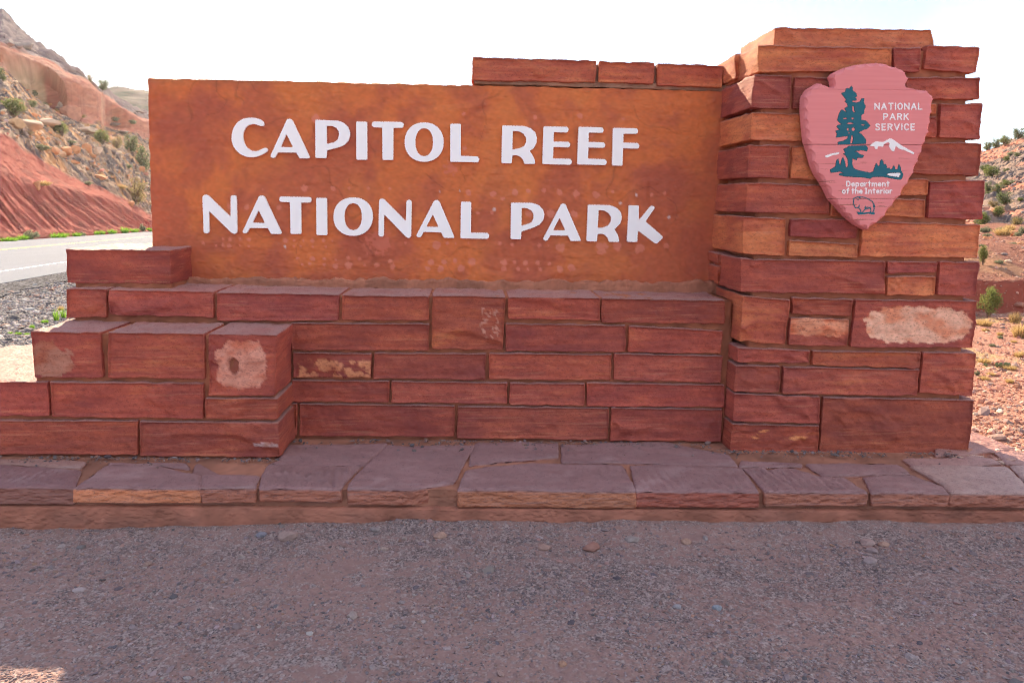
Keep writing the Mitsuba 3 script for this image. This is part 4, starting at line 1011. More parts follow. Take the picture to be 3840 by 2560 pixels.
# larger loose rocks in front, one thing each
rockspec = [(2040, 2012, 24, (0.36, 0.22, 0.19)), (2220, 2010, 34, (0.34, 0.17, 0.14)), (2370, 1985, 26, (0.33, 0.26, 0.25)), (2575, 1978, 20, (0.4, 0.24, 0.19)), (1650, 1980, 24, (0.42, 0.26, 0.21)), (1405, 1955, 20, (0.30, 0.24, 0.24)), (1440, 2025, 16, (0.38, 0.27, 0.24)),
            (3255, 1970, 28, (0.40, 0.27, 0.25)), (3315, 1972, 20, (0.42, 0.25, 0.2)), (980, 1975, 20, (0.24, 0.22, 0.26)), (1080, 1988, 36, (0.36, 0.24, 0.22)), (305, 2015, 18, (0.2, 0.17, 0.17)), (3270, 2002, 22, (0.33, 0.24, 0.24)), (3265, 2050, 26, (0.36, 0.27, 0.27)), (2690, 2253, 19, (0.28, 0.29, 0.33)), (2540, 2250, 16, (0.33, 0.29, 0.31))]
rocklab = ['pinkish loose rock near the ledge centre', 'long flat dark red rock just below the ledge', 'pale grey lumpy rock below the ledge centre right', 'small brown round rock below the rippled flagstone', 'pale tan rock half buried below the ledge', 'rounded grey rock against the ledge footing', 'small reddish rock left of the tan one', 'largest pale rock below the pillar', 'tan rock beside the pale rock below the pillar', 'blue grey round rock near the stepped wall foot', 'wide low pinkish rock half buried at left', 'dark rock at far left below the ledge', 'flat grey rock under the pale pillar rock', 'broad pale flat rock sunk in gravel below the pillar', 'blue grey angular stone in the near gravel', 'flat lilac stone in the near gravel']
for (px, py, rad, colr), lb in zip(rockspec, rocklab):
    d = ray(px, py)
    t = EYE / -d[2]
    X, Y = d[0] * t, d[1] * t
    Y = min(Y, 3.5)
    r_ = np.random.RandomState(px)
    m = trimesh.creation.icosphere(subdivisions=3)
    v = np.array(m.vertices)
    for _ in range(9):
        nn = r_.normal(size=3)
        nn /= np.linalg.norm(nn)
        h = r_.uniform(0.6, 0.85)
        v -= np.maximum(v @ nn - h, 0)[:, None] * nn
    v += (F3(v * 3 + px, 3, px)[:, None] - 0.5) * 0.12 * v
    R = rad / FPX * Y
    v = v * R * np.array([1.1, 0.9, 0.6])
    z = float(ground_z(np.array([X]), np.array([Y]))[0])
    cl = np.array(colr) * 0.8 * (0.75 + 0.5 * F3(v / R * 4, 3, px))[:, None]
    kk = put('loose_rock', trimesh.Trimesh(v + np.array([X, Y, z + R * 0.22]), m.faces, process=False), 'pebble', None, True, np.clip(cl, 0, 1))
    tag(kk, lb, 'rock', 'loose rocks in front of the ledge')

# ================================================================ hills
def pchip(xs, ys, x):
    from scipy.interpolate import PchipInterpolator
    return PchipInterpolator(xs, ys)(x)


def hillside(name, cols, nu, nv, color_fn, disp_fn, label, backdrop, sub=None):
    """cols: {bearing in the photograph: [(height in the photograph, distance), ...]} - a terrain lofted through surveyed points."""
    xs = np.array(sorted(cols))
    K = len(cols[xs[0]])
    u = np.linspace(xs[0], xs[-1], nu) if sub is None else np.unique(np.concatenate([np.linspace(xs[0], xs[-1], 90), np.linspace(*sub, nu)]))
    nu = len(u)
    nodes = np.array([[pchip(xs, [cols[x][k][c] for x in xs], u) for c in (0, 1)] for k in range(K)])     # K,2,nu
    w = np.linspace(0, K - 1, nv)
    yy = np.array([pchip(np.arange(K), nodes[:, 0, i], w) for i in range(nu)])
    zz = np.array([pchip(np.arange(K), nodes[:, 1, i], w) for i in range(nu)])
    d = ray(np.broadcast_to(u[:, None], yy.shape), yy)
    P = d / d[..., 1:2] * zz[..., None] + np.array([0, 0, EYE])
    last = P[:, -1:].copy()
    ext = []
    for (dy, dz) in backdrop:
        e = last.copy()
        e[..., 1] += dy
        e[..., 0] += dy * (last[..., 0] / last[..., 1])
        e[..., 2] = np.maximum(e[..., 2] * dz, -3)
        ext.append(e)
    foot = P[:, :1].copy()
    foot[..., 2] -= 1.5
    P0_ = np.concatenate([foot, P, *ext], 1)
    W = np.concatenate([[0], w, [K - 1 + 0.1 * (i + 1) for i in range(len(ext))]])
    W = np.broadcast_to(W, P0_.shape[:2])
    P1 = P0_ + disp_fn(P0_, W, np.broadcast_to(u[:, None], P0_.shape[:2]))
    nvv = P1.shape[1]
    i, j = np.meshgrid(np.arange(nu - 1), np.arange(nvv - 1), indexing='ij')
    f = np.stack([i * nvv + j, (i + 1) * nvv + j, (i + 1) * nvv + j + 1, i * nvv + j + 1], -1).reshape(-1, 4)
    col = color_fn(P0_.reshape(-1, 3), W.reshape(-1), np.broadcast_to(np.concatenate([u]), (nvv, nu)).T.reshape(-1))
    put(name, (P1.reshape(-1, 3), f), 'hill_rock', smooth=True, color=np.clip(col, 0, 1), label=label, kind='structure')
    return P1[:, 1:1 + nv], u


def rubble(q, size, seed):
    """Broken rock: for each point the height of the block it lies on (0 to 1), sharp at the block edges, and the block's own random number."""
    p = q / size
    p = p + 0.35 * np.stack([F3(p * 0.7 + 9 * k, 2, seed + k) - 0.5 for k in range(3)], -1)
    c = np.floor(p)
    best, rnd = np.full(len(q), 9.0), np.zeros(len(q))
    for a, b, e in np.ndindex(3, 3, 3):
        cell = c + np.array([a, b, e]) - 1
        h = [N3(cell + 0.5 * 0, seed + 50 + k) for k in range(4)]
        d = np.sqrt(((cell + np.stack(h[:3], -1) - p) ** 2 * np.array([1, 1, 2.2])).sum(-1))
        near = d < best
        best, rnd = np.where(near, d, best), np.where(near, h[3], rnd)
    return np.clip(1 - best, 0, 1) * (0.35 + 0.65 * rnd), rnd


def toe(px, py, add=0.6):
    xy = road_xy(px, py)
    return float(xy[1] + add)


lc = {}
for x, ys, dz in [(0, (904, 668, 505, 400, 250, 178, 30), (5.5, 13, 21, 36, 42, 66)), (75, (900, 690, 545, 430, 300, 196, 108), (5.5, 13, 21, 37, 43, 62)), (150, (894, 706, 590, 470, 365, 212, 178), (5.5, 13, 22, 38, 45, 56)), (262, (886, 726, 655, 520, 432, 268, 250), (5.5, 13, 22, 36, 43, 47)), (330, (881, 738, 686, 552, 458, 305, 296), (5.5, 13, 22, 36, 41, 44)), (378, (878, 748, 704, 570, 462, 350, 338), (5.5, 13, 22, 38, 40, 43)), (396, (876, 754, 715, 575, 466, 356, 342), (5.5, 12, 23, 48, 53, 60)), (480, (870, 790, 752, 605, 485, 420, 388), (5.5, 12, 24, 46, 55, 66)), (560, (866, 832, 800, 650, 520, 450, 425), (5.5, 11, 25, 48, 58, 70)), (800, (858, 850, 832, 720, 600, 520, 500), (5.5, 11, 25, 48, 58, 70))]:
    t0 = toe(max(x, 0), 908 - 0.07 * max(x, 0)) + (0 if x >= 0 else 0.0)
    lc[x] = [(ys[0], t0)] + [(y, t0 + a) for y, a in zip(ys[1:], dz)]
    (ya, za), (yb, zb) = lc[x][4], lc[x][5]
    lc[x].insert(5, (ya + (yb - ya) * 0.62, za + 0.4))      # the cliff stands steep below and rounds back above


for x in (-9000, -6000, -3500, -1800, -900, -400):       # out of the frame the hill goes on along the road
    t0 = lfar / ((x - CX) / FPX * RN[0] + RN[1]) + 0.5
    lc[x] = []
    for L, zz in zip((0, 2.9, 6.8, 11, 18, 19, 21, 33), (-0.1, 2.6, 5.3, 8.3, 12.5, 15.5, 17.5, 25)):
        Z = t0 * (1 + L / 13.4)
        lc[x].append((HOR - FPX * (zz - EYE) / Z, Z))


def cave(P):
    """How deep the alcove under the cliff's brow reaches in at each point: an arch given on the cliff by bearing and height."""
    b, h = P[:, 0] / P[:, 1] * FPX + CX, HOR - (P[:, 2] - EYE) / P[:, 1] * FPX
    brow = np.interp(b, [20, 50, 110, 160, 205, 235, 262, 285], [225, 232, 246, 262, 280, 305, 345, 420])
    left = sstep(35, 62, b - 0.5 * (h - 240))
    return sstep(-4, 12, h - brow + 7 * (F3(P * 0.5, 3, 141) - 0.5)) * left * sstep(275, 235, b) * sstep(470, 380, h - 0.25 * b)


def lh_color(P, W, U):
    q = P
    n = F3(q * 0.35, 4, 91)
    f = F3(q * 1.7, 4, 92)
    g = F3(q * np.array([0.5, 0.5, 2.6]), 4, 93)
    red = lerp((0.29, 0.062, 0.05), (0.43, 0.13, 0.10), 0.6 * f + 0.4 * F3(q * 4.5, 3, 148))
    red = lerp(red, (0.20, 0.07, 0.06), 0.5 * sstep(0.52, 0.66, F3(q * np.array([0.7, 0.7, 2.2]), 4, 149)))
    rk = rubble(q, 0.75, 150)[1]
    talus = lerp((0.21, 0.125, 0.10), (0.50, 0.34, 0.23), np.clip(0.5 * sstep(0.3, 0.7, F3(q * 0.55, 5, 94)) + 0.55 * rk, 0, 1))
    talus = lerp(talus, (0.55, 0.27, 0.12), 0.75 * sstep(0.5, 0.62, F3(q * 0.4 + 7, 4, 95)))
    talus = lerp(talus, (0.10, 0.082, 0.09), 0.85 * sstep(0.50, 0.58, F3(q * 1.1 + 3, 4, 96)))
    cliff = lerp((0.46, 0.165, 0.115), (0.60, 0.30, 0.22), g)
    cliff = lerp(cliff, (0.56, 0.36, 0.26), 0.4 * sstep(0.50, 0.60, F3(q * np.array([0.12, 0.12, 0.3]) + 2, 3, 97)))
    topc = lerp((0.19, 0.145, 0.15), (0.36, 0.27, 0.25), rubble(q, 1.6, 160)[1])
    w = W + (n - 0.5) * 0.55
    cv = cave(q)
    cliff = lerp(cliff, lerp((0.56, 0.42, 0.28), (0.46, 0.15, 0.11), sstep(170, 200, q[:, 0] / q[:, 1] * FPX + CX + 30 * (F3(q * 0.8, 2, 143) - 0.5))), cv * 0.9)
    varnish = sstep(0.56, 0.68, F3(q * np.array([1.3, 1.3, 0.12]) + 11, 3, 145)) * 0.45
    cliff = lerp(cliff, (0.30, 0.13, 0.115), varnish * 0.6)
    cliff = cliff * (0.72 + 0.5 * F3(q * np.array([0.7, 0.7, 4.5]) + 2.0 * N3(q * 0.5, 146)[:, None], 4, 147))[:, None]
    c = lerp(red, talus, sstep(1.92, 2.12, w))
    c = lerp(c, cliff, sstep(3.85, 4.0, w))
    return lerp(c, topc, sstep(5.9, 6.08, w))


def lh_disp(P, W, U):
    q = P.reshape(-1, 3)
    w = W.reshape(-1)
    redz = sstep(0, 0.3, w) * sstep(2.3, 1.6, w)
    along = U.reshape(-1) + 215 * np.minimum(w, 1) + 210 * np.maximum(w - 1, 0)
    phs = along / 46 + 0.9 * F3(q * 0.3, 3, 98)
    tri = np.abs(phs - np.floor(phs) - 0.5) * 2
    tri2 = np.abs(phs * 2.7 - np.floor(phs * 2.7) - 0.5) * 2
    gully = -(0.40 * tri + 0.20 * tri2) * redz * sstep(0.0, 0.3, w) * (0.18 + 0.82 * sstep(1.12, 0.85, w + 0.3 * (F3(q * 0.2, 2, 158) - 0.5))) + 0.5 * sstep(0.8, 1.0, w) * sstep(1.5, 1.05, w)
    tal = sstep(1.8, 2.2, w) * sstep(4.1, 3.6, w)
    rocks = (np.abs(F3(q * 0.55, 5, 99) - 0.5) * 3.0 + (F3(q * np.array([0.5, 0.5, 1.6]), 4, 100) - 0.5) * 2.2) * tal
    cl = sstep(3.8, 4.1, w) * sstep(6.2, 5.9, w)
    ledges = (F3(q * np.array([0.16, 0.16, 0.9]), 4, 101) - 0.5) * 2.0 * cl - 3.4 * cave(q) * cl + 1.4 * sstep(4.2, 5.0, w) * sstep(6, 5.2, w)
    top = sstep(5.9, 6.2, w) * (F3(q * np.array([0.3, 0.3, 0.6]), 5, 102) - 0.5) * 2.2
    gen = (F3(q * 1.9, 4, 103) - 0.5) * 0.28
    far_ = 1 + sstep(40, 70, q[:, 1])
    rocks = rocks * 0.6 + (rubble(q, 0.75, 150)[0] * 0.55 + rubble(q, 0.35, 155)[0] * 0.25) * tal
    top = top + sstep(5.9, 6.2, w) * rubble(q, 1.6, 160)[0] * 1.3
    a = gully + rocks + ledges + top + gen * sstep(0, 0.2, w)
    return (a[:, None] * np.array([0.35, -0.62, 0.45])).reshape(P.shape)


LH, LU = hillside('hill', lc, 520, 420, lh_color, lh_disp, 'steep red badland hill with pale boulders and a pink sandstone cliff beyond the road', [(25, 0.9), (80, 0.4), (120, 0.0)], sub=(-40, 600))

far = {x: [(min(y + 240, 748), 240.0), (min(y + 120, 745), 262.0), (min(y + 42, 742), 285.0), (min(y, 740), 310.0)] for x, y in [(-3000, 420), (-200, 380), (250, 362), (430, 358), (560, 361), (900, 372), (1500, 400), (2600, 520), (3500, 690), (5000, 740)]}
hillside('hill', far, 260, 90, lambda P, W, U: lerp(lerp((0.13, 0.10, 0.09), (0.28, 0.20, 0.17), F3(P * 0.10, 4, 111)), (0.07, 0.075, 0.06), sstep(0.5, 0.6, F3(P * 0.32, 3, 112))), lambda P, W, U: (F3(P.reshape(-1, 3) * 0.09, 5, 113)[:, None] * np.array([0, -8, 4.0])).reshape(P.shape), 'distant flat topped mesa dotted with dark scrub behind the hill', [(60, 1.0), (200, 0.3), (280, 0.0)])

rc = {x: list(zip(ys, (22.0, 24.5, 32.0, 48.0, 74.0))) for x, ys in [(2300, (880, 862, 800, 765, 740)), (3300, (880, 864, 780, 700, 645)), (3690, (880, 864, 762, 652, 566)), (3840, (880, 864, 745, 612, 508)), (4300, (880, 862, 700, 520, 395)), (5200, (880, 860, 640, 400, 260)), (9000, (880, 860, 640, 420, 300))]}


def rh_color(P, W, U):
    f = F3(P * 0.9, 4, 121)
    c = lerp((0.12, 0.085, 0.078), (0.28, 0.195, 0.155), 0.5 * sstep(0.3, 0.7, f) + 0.5 * rubble(P, 0.7, 170)[1])
    c = lerp(c, (0.52, 0.19, 0.12), 0.75 * sstep(0.54, 0.62, F3(P * 0.16 + 6, 3, 122)))
    c = lerp(c, (0.13, 0.11, 0.115), 0.85 * sstep(0.53, 0.60, F3(P * 1.0 + 2, 4, 123)) * sstep(4.2, 2.0, W))
    return lerp(lerp((0.22, 0.10, 0.07), (0.36, 0.24, 0.14), sstep(0.4, 0.6, F3(P * 0.8, 4, 127))), c, sstep(0.8, 1.15, W + (f - 0.5) * 0.3))


RH, RU = hillside('hill', rc, 300, 200, rh_color, lambda P, W, U: ((np.abs(F3(P.reshape(-1, 3) * 0.7, 5, 124) - 0.5) * 1.2 - 0.3 + 0.6 * rubble(P.reshape(-1, 3), 0.7, 170)[0])[:, None] * sstep(0.8, 1.6, W.reshape(-1))[:, None] * np.array([0, -0.6, 0.7])).reshape(P.shape), 'scrub dotted rocky hill behind the pillar at the right', [(25, 0.95), (80, 0.4), (120, 0.0)], sub=(3600, 3900))


def surf(H, U, px, py):
    """The point of a hill seen in the photograph's direction (px, py): nearest grid vertex."""
    d = H - np.array([0, 0, EYE])
    sx = CX + FPX * d[..., 0] / (d @ FWD)
    sy = PPY - FPX * (d @ UPV) / (d @ FWD)
    k = np.argmin((sx - px) ** 2 + (sy - py) ** 2 + 1e-3 * d[..., 1])
    return H.reshape(-1, 3)[k]


# ================================================================ plants
def leaf_mass(seed, n, size, blobs, upright=0.0, pal=((0.05, 0.09, 0.03), (0.11, 0.15, 0.05))):
    """n small leaf faces spread through a few overlapping clumps in a unit crown."""
    r = np.random.RandomState(seed)
    bl = np.array(blobs)
    w = bl[:, 3] ** 2.2
    k = r.choice(len(bl), n, p=w / w.sum())
    v = r.normal(size=(n, 3))
    v /= np.linalg.norm(v, axis=1, keepdims=True)
    rad = r.uniform(0, 1, n) ** 0.5 * 1.15
    c = bl[k, :3] + v * (bl[k, 3] * rad)[:, None] * np.array([1, 1, 0.8])
    a = r.normal(size=(n, 3))
    a[:, 2] = a[:, 2] * (1 + upright) + upright * 1.5
    a /= np.linalg.norm(a, axis=1, keepdims=True)
    b = np.cross(a, r.normal(size=(n, 3)))
    b /= np.linalg.norm(b, axis=1, keepdims=True)
    s = size * r.uniform(0.6, 1.4, n)[:, None]
    V = np.stack([c - a * s, c + b * s * 0.45, c + a * s, c - b * s * 0.45], 1).reshape(-1, 3)
    i = np.arange(n)[:, None] * 4
    F = np.concatenate([i + np.array([0, 1, 2]), i + np.array([0, 2, 3])])
    t = r.uniform(0, 1, n)
    col = lerp(pal[0], pal[1], np.clip(0.5 * t + 0.5 * F3(c * 2.5 + seed, 2, seed), 0, 1))
    return (V, F), np.repeat(col, 4, 0)


def limbs(seed, blobs, r0=0.035):
    out = []
    for b in blobs:
        p = np.array([[0, 0, -0.08], [b[0] * .3, b[1] * .3, b[2] * .45], [b[0], b[1], b[2]]])
        for q, t, ra in ((p[0], p[1], r0), (p[1], p[2], r0 * 0.6)):
            c = trimesh.creation.cylinder(radius=ra, segment=[q, t + (t - q) * 0.03], sections=6)
            out.append(c)
    return trimesh.util.concatenate(out)


protos = {}


def proto(kind, seed, n, size, pal, upright=0, blobn=9, squat=1.0):
    r = np.random.RandomState(seed)
    bl = []
    for _ in range(blobn + 7):
        v = r.normal(size=3)
        v /= np.linalg.norm(v)
        bl.append((v[0] * .30, v[1] * .30, (.50 + v[2] * .36) * squat, r.uniform(.13, .24)))
    crown, col = leaf_mass(seed + 1, n, size, bl, upright, pal)
    protos[kind] = (mikit.ply(crown, 'leaf', color=col), mikit.ply(limbs(seed, bl), 'bark'))


JUN = ((0.10, 0.13, 0.05), (0.24, 0.27, 0.09))
proto('juniper', 201, 2600, 0.032, JUN)
proto('juniper2', 211, 2400, 0.034, ((0.09, 0.115, 0.06), (0.19, 0.22, 0.10)), blobn=12)
proto('brown', 221, 1500, 0.032, ((0.20, 0.15, 0.07), (0.32, 0.27, 0.12)), blobn=10)
proto('sage', 231, 1000, 0.06, ((0.15, 0.17, 0.12), (0.27, 0.28, 0.18)), 0.8, 9, 0.55)
proto('green', 241, 1300, 0.06, ((0.12, 0.26, 0.02), (0.28, 0.50, 0.06)), 2.2, 14, 0.55)
proto('straw', 251, 800, 0.12, ((0.50, 0.36, 0.15), (0.72, 0.55, 0.27)), 2.2, 8, 0.4)


def blades(kind, seed, n, pal, spread=0.30, wide=0.016):
    """A tuft: n thin bent blades from a small footprint, in a unit box."""
    r = np.random.RandomState(seed)
    a, rad = r.uniform(0, 2 * np.pi, n), spread * np.sqrt(r.uniform(0, 1, n))
    b0 = np.stack([rad * np.cos(a), rad * np.sin(a), np.full(n, -0.03)], -1)
    lean = np.stack([np.cos(a), np.sin(a), 0 * a], -1) * (0.10 + 0.35 * r.uniform(0, 1, n) * (rad / spread))[:, None] + r.normal(0, 0.05, (n, 3)) * np.array([1, 1, 0])
    hgt = r.uniform(0.45, 1.0, n) * (1 - 0.35 * rad / spread)
    mid = b0 + lean * 0.4 + np.array([0, 0, 1]) * (hgt * 0.6)[:, None]
    tip = b0 + lean * 1.1 + np.array([0, 0, 1]) * hgt[:, None]
    t = r.uniform(0, 2 * np.pi, n)
    sd = np.stack([np.cos(t), np.sin(t), 0 * t], -1) * (wide * r.uniform(0.6, 1.4, n))[:, None]
    V = np.stack([b0 - sd, b0 + sd, mid - sd * 0.8, mid + sd * 0.8, tip], 1).reshape(-1, 3)
    i = np.arange(n)[:, None] * 5
    F = np.concatenate([i + np.array([0, 1, 3]), i + np.array([0, 3, 2]), i + np.array([2, 3, 4])])
    col = np.repeat(lerp(pal[0], pal[1], r.uniform(0, 1, n)), 5, 0)
    root = trimesh.creation.icosphere(subdivisions=1)
    root.apply_scale([spread * 0.6, spread * 0.6, 0.06])
    protos[kind] = (mikit.ply((V, F), 'leaf', color=col), mikit.ply(root, 'bark'))


blades('green', 241, 420, ((0.12, 0.26, 0.02), (0.30, 0.52, 0.07)), 0.36, 0.018)
blades('straw', 251, 420, ((0.36, 0.25, 0.11), (0.60, 0.45, 0.23)), 0.34, 0.013)
blades('weed', 261, 60, ((0.14, 0.28, 0.03), (0.30, 0.50, 0.08)), 0.22, 0.03)


def plant(name, kind, pos, w, h, label, cat, group, rz=0.0):
    k = thing(name, label, cat, group)
    tw = T().translate([float(x) for x in pos]).rotate([0, 0, 1], rz).scale([w, w, h])
    scene[key_of('foliage', k)] = {**protos[kind][0], 'to_world': tw}
    scene[key_of('stems', k)] = {**protos[kind][1], 'to_world': tw}
    return k


def on_hill(H, U, specs, group):
    for i, (px, py, wpx, hpx, kind, nm, lb) in enumerate(specs):
        p = surf(H, U, px, py)
        sc = p[1] / FPX
        cat = {'juniper': 'shrub', 'juniper2': 'shrub', 'brown': 'shrub', 'sage': 'shrub', 'green': 'grass', 'straw': 'grass', 'weed': 'weed'}[kind]
        plant(nm, kind, p - np.array([0, 0, 0.03 * hpx * sc]), wpx * sc * 0.95, hpx * sc * 0.98, lb, cat, group, (i * 77) % 360)


on_hill(LH, LU, [
    (50, 440, 98, 78, 'juniper', 'shrub', 'large green shrub at the far left below the cliff'), (118, 405, 40, 34, 'juniper2', 'shrub', 'small green shrub right of the large far left one'), (165, 410, 42, 34, 'juniper2', 'shrub', 'dark small shrub below the pale cliff boulder'),
    (233, 508, 56, 60, 'juniper', 'shrub', 'rounded green shrub among the pale rocks'), (385, 542, 64, 60, 'juniper', 'shrub', 'brightest green shrub in the middle of the slope'), (438, 556, 42, 58, 'brown', 'shrub', 'brownish upright shrub right of the brightest green one'),
    (493, 570, 58, 76, 'juniper2', 'shrub', 'tall grey green shrub near the panel edge'), (538, 640, 56, 110, 'juniper2', 'shrub', 'dark shrub touching the panel left edge'), (150, 562, 70, 36, 'sage', 'shrub', 'low dull green bush on top of the red slope'), (508, 760, 100, 108, 'brown', 'shrub', 'large brown green bush beside the panel lower left'),
    (328, 692, 40, 24, 'sage', 'shrub', 'small olive bush on the red slope crest'), (482, 630, 36, 26, 'sage', 'shrub', 'small round sage bush near the panel'), (266, 535, 36, 18, 'sage', 'shrub', 'flat sage bush on the orange rock rim'), (430, 452, 34, 26, 'sage', 'shrub', 'grey sage bush below the cliff right end'), (490, 462, 48, 24, 'sage', 'shrub', 'wide low sage bush right of the cliff'),
    (383, 338, 50, 46, 'juniper2', 'shrub', 'dark shrub standing on the skyline right of the cliff'), (338, 306, 26, 34, 'brown', 'shrub', 'thin bare shrub on the skyline of the cliff'), (8, 305, 40, 58, 'juniper2', 'shrub', 'dark shrub at the left edge beside the cliff'), (84, 342, 34, 26, 'sage', 'shrub', 'small shrub left of the pale cliff foot'), (126, 362, 34, 28, 'juniper2', 'shrub', 'dark shrub at the cliff foot'),
    (455, 705, 36, 22, 'straw', 'dry_grass', 'dry straw tuft on the crest near the brown bush'), (60, 330, 50, 24, 'straw', 'dry_grass', 'straw tuft under the cliff at left'), (300, 440, 40, 18, 'straw', 'dry_grass', 'straw tuft at the cliff foot'), (220, 420, 40, 18, 'straw', 'dry_grass', 'straw tuft beside the pale boulder'), (110, 500, 30, 16, 'straw', 'dry_grass', 'orange straw tuft above the red slope'),
    (160, 695, 60, 26, 'straw', 'dry_grass', 'straw tuft on the lower red crest')], 'plants on the left hill')
for i, (px, w, h, kd, lb) in enumerate([(22, 66, 16, 'green', 'bright green grass strip at the left edge of the road verge'), (80, 34, 20, 'green', 'bright green tuft beside the tall yellow green one'), (114, 48, 40, 'sage', 'tall yellow green bush at the road verge'), (206, 66, 20, 'green', 'widest bright green grass clump on the verge'), (279, 36, 16, 'green', 'green clump right of the widest one'), (308, 20, 18, 'sage', 'small pale green clump on the verge'), (358, 22, 16, 'green', 'left one of two touching green clumps'), (378, 24, 16, 'green', 'right one of two touching green clumps'), (412, 34, 18, 'green', 'rounded green clump midway along the visible verge'), (461, 34, 22, 'green', 'leafy green clump with a taller tip'), (496, 34, 16, 'green', 'green clump second from the panel edge'), (534, 18, 34, 'sage', 'thin tall green weed near the panel edge'), (560, 16, 14, 'green', 'green clump at the panel edge')]):
    y = 908 - 0.07 * px
    xy = road_xy(px, y) * 1.012
    sc = xy[1] / FPX
    plant('grass_clump', kd, [xy[0], xy[1], -0.022 * (xy[1] - 4) + 0.0], w * sc * 1.3, h * sc * 1.5, lb, 'grass', 'green plants along the far road verge', i * 51)
for i, (px, py, w, h, kd, lb) in enumerate([(212, 1203, 30, 50, 'weed', 'tall green weed behind the stepped wall top'), (238, 1195, 30, 46, 'weed', 'green weed nearest the wall end block'), (228, 1165, 20, 22, 'straw', 'dry straw weed behind the end block'), (168, 1213, 24, 16, 'green', 'low green weed behind the wall top edge'), (120, 1236, 16, 22, 'green', 'dark green weed at the wall corner'), (100, 1258, 18, 12, 'green', 'small green weed left of the wall corner'), (68, 1255, 22, 12, 'green', 'small green weed pair on the gravel'), (38, 1254, 16, 10, 'green', 'leftmost small green weed on the gravel')]):
    xy = road_xy(px, py)
    sc = xy[1] / FPX
    z = float(ground_z(np.array([xy[0]]), np.array([xy[1]]))[0])
    plant('weed', kd, [xy[0], xy[1], z], w * sc, h * sc * 1.3, lb, 'weed', 'weeds on the verge behind the stepped wall', i * 37)
on_hill(RH, RU, [
    (3702, 562, 42, 36, 'juniper2', 'shrub', 'dark shrub on the right skyline next to the pillar'), (3735, 555, 34, 44, 'juniper2', 'shrub', 'second shrub from the pillar on the right skyline'), (3770, 548, 44, 44, 'juniper', 'shrub', 'third shrub from the pillar on the right skyline'), (3822, 520, 52, 48, 'juniper2', 'shrub', 'tallest shrub on the right skyline at the frame edge'),
    (3775, 610, 24, 28, 'juniper', 'shrub', 'small round dark green shrub on the upper right slope'), (3793, 582, 34, 26, 'sage', 'shrub', 'pale shrub under the skyline at right'), (3815, 588, 26, 20, 'juniper2', 'shrub', 'small dark shrub at the right edge'), (3692, 640, 34, 26, 'juniper2', 'shrub', 'shrub beside the pillar on the upper slope'), (3718, 668, 64, 48, 'juniper', 'shrub', 'wide green shrub above the red patch'), (3732, 730, 46, 50, 'juniper2', 'shrub', 'shrub below the red patch near the pillar'), (3765, 705, 40, 34, 'juniper', 'shrub', 'green shrub at the lower edge of the red patch'), (3800, 690, 36, 30, 'sage', 'shrub', 'olive bush right of the red patch'),
    (3770, 765, 66, 58, 'juniper2', 'shrub', 'largest grey green shrub in the middle of the right slope'), (3745, 812, 46, 46, 'juniper', 'shrub', 'green shrub below the largest one'), (3680, 850, 60, 62, 'juniper', 'shrub', 'dark green shrub half behind the pillar near the hill foot'), (3815, 850, 54, 46, 'brown', 'shrub', 'brown green bush near the hill foot at right'), (3725, 775, 40, 30, 'brown', 'shrub', 'brownish bush left of the largest shrub'), (3705, 720, 30, 46, 'juniper2', 'shrub', 'dark upright shrub touching the pillar edge')], 'shrubs on the right hill')


def flat_spot(px, py, Y):
    d = ray(px, py)
    t = Y / d[1]
    X = d[0] * t
    return np.array([X, Y, float(ground_z(np.array([X]), np.array([Y]))[0])]), Y / FPX


for i, (px, Y, w, h, kd, nm, lb) in enumerate([(3690, 19.0, 44, 28, 'sage', 'grass_clump', 'pale green grass clump at the foot of the right hill'), (3780, 20.5, 40, 24, 'straw', 'dry_grass', 'straw clump on the bench below the right hill'), (3830, 18.0, 36, 34, 'sage', 'grass_clump', 'pale green clump on the bench at the right edge'), (3755, 16.0, 60, 34, 'straw', 'dry_grass', 'brown dry bush on the red slope edge'), (3812, 15.0, 28, 30, 'sage', 'shrub', 'olive tuft on the red slope edge'), (3685, 10.9, 34, 60, 'juniper', 'shrub', 'young green bush behind the pillar on the bank'), (3715, 9.6, 84, 92, 'juniper', 'shrub', 'leafy green bush beside the pillar in front of the red bank'),
                                              (3700, 9.0, 60, 26, 'straw', 'dry_grass', 'straw grass at the bush foot'), (3815, 9.2, 44, 44, 'straw', 'dry_grass', 'tall straw grass against the red bank'), (3838, 8.2, 60, 62, 'straw', 'dry_grass', 'tallest pale straw grass at the right edge'), (3762, 8.1, 24, 16, 'sage', 'grass_clump', 'small grey green tuft in front of the straw grass'), (3735, 7.7, 26, 14, 'sage', 'grass_clump', 'low grey tuft by the pillar'), (3705, 6.9, 50, 18, 'straw', 'dry_grass', 'low straw patch by the pillar'), (3800, 6.7, 56, 16, 'straw', 'dry_grass', 'low straw patch beside the cactus'), (3840, 7.2, 40, 26, 'straw', 'dry_grass', 'straw tuft right of the cactus'), (3680, 6.4, 20, 24, 'sage', 'grass_clump', 'yellow green tuft touching the pillar')]):
    p, sc = flat_spot(px, 1000, Y)
    plant(nm, kd, p, w * sc, h * sc * 1.3, lb, 'grass' if kd in ('straw', 'sage') else 'shrub', 'plants on the flat right of the pillar', i * 63)
rt = np.random.RandomState(77)
WHERE = ('beside the pillar edge', 'midway between pillar and frame edge', 'at the right frame edge')
COLX = ((3672, 3712), (3728, 3775), (3795, 3838))
